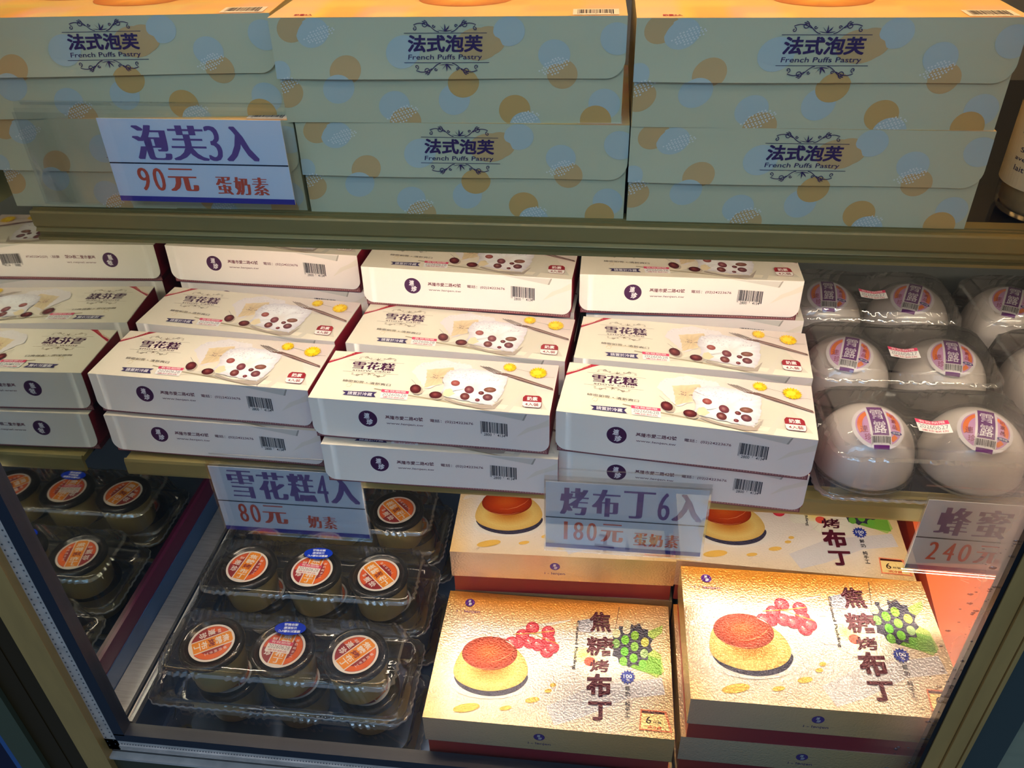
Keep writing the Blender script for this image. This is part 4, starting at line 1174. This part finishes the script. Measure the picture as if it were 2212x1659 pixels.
dome = make_dome(); twin = make_twin(); ud = [False, False]
DL = [(.3000, .6360, .018, (2, -14), 'front row right of the snow cake cartons', True),
      (.3060, .7560, .010, (-16, -8), 'second row right of the snow cake cartons', True),
      (.3040, .8760, .000, (-4, -22), 'third row right of the snow cake cartons', True),
      (.5080, .7560, .010, (-22, -10), 'second row at the far right', False),
      (.5080, .8760, .000, (-24, 0), 'third row at the far right', False),
      (.5090, .6370, .010, (-10, 0), 'front row at the far right', False)]
for x, y, a, an, nm, st in DL:
    z = Z0 - .5316
    if not ud[0]: o = twin; ud[0] = True; o.location = (x, y, z); o.rotation_euler = (0, 0, a)
    else: o = dup(twin, (x, y, z), a)
    tag(o, 'clear twin clamshell of milky domes, ' + nm, 'tray', 'twin clamshells on the middle shelf')
    o['_st'] = st
    for i, s_ in enumerate((-.0485, .0485)):
        px, py = x + s_ * math.cos(a), y + s_ * math.sin(a); rz = math.radians(an[i])
        if not ud[1]: c = dome; ud[1] = True; c.location = (px, py, z + .0022); c.rotation_euler = (0, 0, rz)
        else: c = dup(dome, (px, py, z + .0022), rz)
        tag(c, ('left', 'right')[i] + ' milky dome dessert, ' + nm, 'dessert', 'milky domes on the middle shelf')
for o in [o for o in bpy.data.objects if o.get('_st')]:
    s_ = Art(sub=.003); s_.L = 6; date_sticker(s_, (-.0165, -.026), (.0125, -.026), (-.0165, -.010), '20260627', raw=True)
    s_.emit(MB(), lambda x, y, e: (x, y, .0590 + .012 * max(math.exp(-((x - .048) ** 2 + y * y) / .0020), math.exp(-((x + .048) ** 2 + y * y) / .0020)) + e)).obj('date_sticker', M['label'], o)
for o in bpy.data.objects:
    if '_st' in o: del o['_st']

# ------------------------------------------------------------------ price signs
VI = (116, 84, 146); RE = (222, 90, 62)


def sign(loc, w, h, rz, label, art, ext=0, tip=0):
    t = empty('price_sign', loc, rz); tag(t, label, 'sign', 'price signs hanging on the shelf rails')
    t.rotation_euler = (tip, 0, rz)
    cd = MB().box((0, .0008, 0), (w, .0014, h), (226, 232, 238))
    a = Art(win=[(0, 0), (w, 0), (w, h), (0, h)]); a.field(0, 0, w, h, 4, 4, lambda u, v: (224, 232, 240)); a.L = 2
    a.poly([(0, 0), (w, 0), (w, h * .065), (0, h * .065)], (62, 56, 150), raw=True)
    a.poly([(0, h * .468), (w, h * .468), (w, h * .484), (0, h * .484)], (30, 28, 50), raw=True); a.L = 3
    art(a, w, h); a.emit(cd, lambda x, y, e: (x, .0008 - e, y)); cd.obj('card', M['paper'], t)
    ac = MB(); x0 = -.0015 - ext
    ac.box((x0, -.0010, -.0035), (w + .002, -.0002, h + .004)); ac.box((x0, .0020, -.0035), (w + .002, .0028, h + .006))
    # folded top hook
    pr = [(.0028 + .004 - .0045 * math.cos(k * math.pi / 6), h + .006 + .0045 * math.sin(k * math.pi / 6)) for k in range(7)]
    for k in range(6):
        (ya, za), (yb, zb) = pr[k], pr[k + 1]
        ac.add([(x0, ya, za), (w + .002, ya, za), (w + .002, yb, zb), (x0, yb, zb)], [(0, 1, 2, 3)])
    ac.obj('acrylic_sleeve', M['acrylic'], t)
    return t


def T(a, w, h, s, x0, y0, x1, y1, c, off=-.010, sm=6, smw=.13):
    a.text(s, (x0 * w, y0 * h), (x1 * w, y0 * h), (x0 * w, y1 * h), c, off, smear=sm, smw=smw, raw=True)


def s1(a, w, h):
    for s, x0, x1 in (('泡', .17, .37), ('芙', .375, .575), ('3', .575, .655), ('入', .67, .85)): T(a, w, h, s, x0, .52, x1, .93, VI)
    for s, x0, x1 in (('9', .14, .205), ('0', .225, .29), ('元', .31, .475)): T(a, w, h, s, x0, .14, x1, .42, RE)
    for i, s in enumerate('蛋奶素'): T(a, w, h, s, .575 + i * .102, .11, .665 + i * .102, .33, RE)


def s2(a, w, h):
    for s, x0, x1 in (('雪', .11, .29), ('花', .31, .50), ('糕', .51, .69), ('4', .70, .775), ('入', .78, .975)): T(a, w, h, s, x0, .54, x1, .96, VI)
    for s, x0, x1 in (('8', .125, .185), ('0', .205, .27), ('元', .29, .455)): T(a, w, h, s, x0, .15, x1, .44, RE)
    for i, s in enumerate('奶素'): T(a, w, h, s, .59 + i * .105, .12, .685 + i * .105, .32, RE)


def s3(a, w, h):
    for s, x0, x1 in (('烤', .09, .27), ('布', .29, .465), ('丁', .485, .68), ('6', .70, .775), ('入', .79, .975)): T(a, w, h, s, x0, .53, x1, .93, VI)
    for s, x0, x1 in (('1', .118, .142), ('8', .18, .245), ('0', .265, .33), ('元', .355, .50)): T(a, w, h, s, x0, .14, x1, .42, RE)
    for i, s in enumerate('蛋奶素'): T(a, w, h, s, .565 + i * .10, .11, .655 + i * .10, .31, RE)


def s4(a, w, h):
    for i, s in enumerate('蜂蜜蛋糕'): T(a, w, h, s, .085 + i * .215, .53, .275 + i * .215, .92, VI)
    for s, x0, x1 in (('2', .095, .155), ('4', .185, .25), ('0', .275, .34), ('元', .37, .52)): T(a, w, h, s, x0, .16, x1, .42, RE)
    for i, s in enumerate('蛋奶素'): T(a, w, h, s, .62 + i * .10, .12, .71 + i * .10, .32, RE)


sign((-.3750, .5700, Z0 - .2510), .1400, .0640, .0, 'price sign reading 90 yuan standing before the left dotted pastry cartons', s1, ext=.062)
sign((-.3750, .5745, Z0 - .6135), .1520, .0860, .0, 'price sign reading 80 yuan hanging over the cup trays', s2)
sign((-.0432, .5600, Z0 - .5925), .1462, .0840, .0, 'price sign reading 180 yuan hanging above the pudding boxes', s3)
sign((.2870, .5580, Z0 - .5870), .1480, .0850, -.02, 'price sign reading 240 yuan partly behind the right door post', s4)

# ------------------------------------------------------------------ clear jar on the top shelf
jr = empty('plastic_jar', (.3300, .6300, Z0 - .2652)); tag(jr, 'clear plastic jar with a cream printed wrap beside the dotted pastry cartons', 'jar')
MB().rev([(0, .002), (.031, .002), (.0335, .006), (.0345, .085), (0, .085)], 36).obj('filling', M['cream'], jr)
MB().rev([(.0, 0), (.034, 0), (.036, .004), (.0372, .092), (.0385, .096), (.0385, .100)], 40).obj('jar_wall', M['cup'], jr)
MB().rev([(.0392, .096), (.0392, .104), (.034, .118), (.018, .128), (0, .130)], 40).obj('lid', M['cup'], jr)
wp = MB()


def jm(x, y, e):
    a_ = x / .0378 - math.pi / 2 - .5; rr_ = .0376 + e; return (rr_ * math.cos(a_), rr_ * math.sin(a_), y)


ja = Art(); ja.field(-.055, .022, .07, .078, 40, 2, lambda u, v: (232, 214, 168)); ja.L = 2
for i, (s_, x0, x1, y) in enumerate((('Les délices', -.040, .016, .078), ('Les bonbons', -.033, .012, .060), ('Sucre, miel', -.030, .010, .047), ('avec un peu de', -.033, .014, .0405), ('lait et crème', -.031, .010, .034))):
    ja.text(s_, (x0, y), (x1, y), (x0, y + (.006 if i < 2 else .004)), (48, 42, 70), .008, raw=True)
ja.emit(wp, jm); wp.obj('wrap', M['label'], jr)
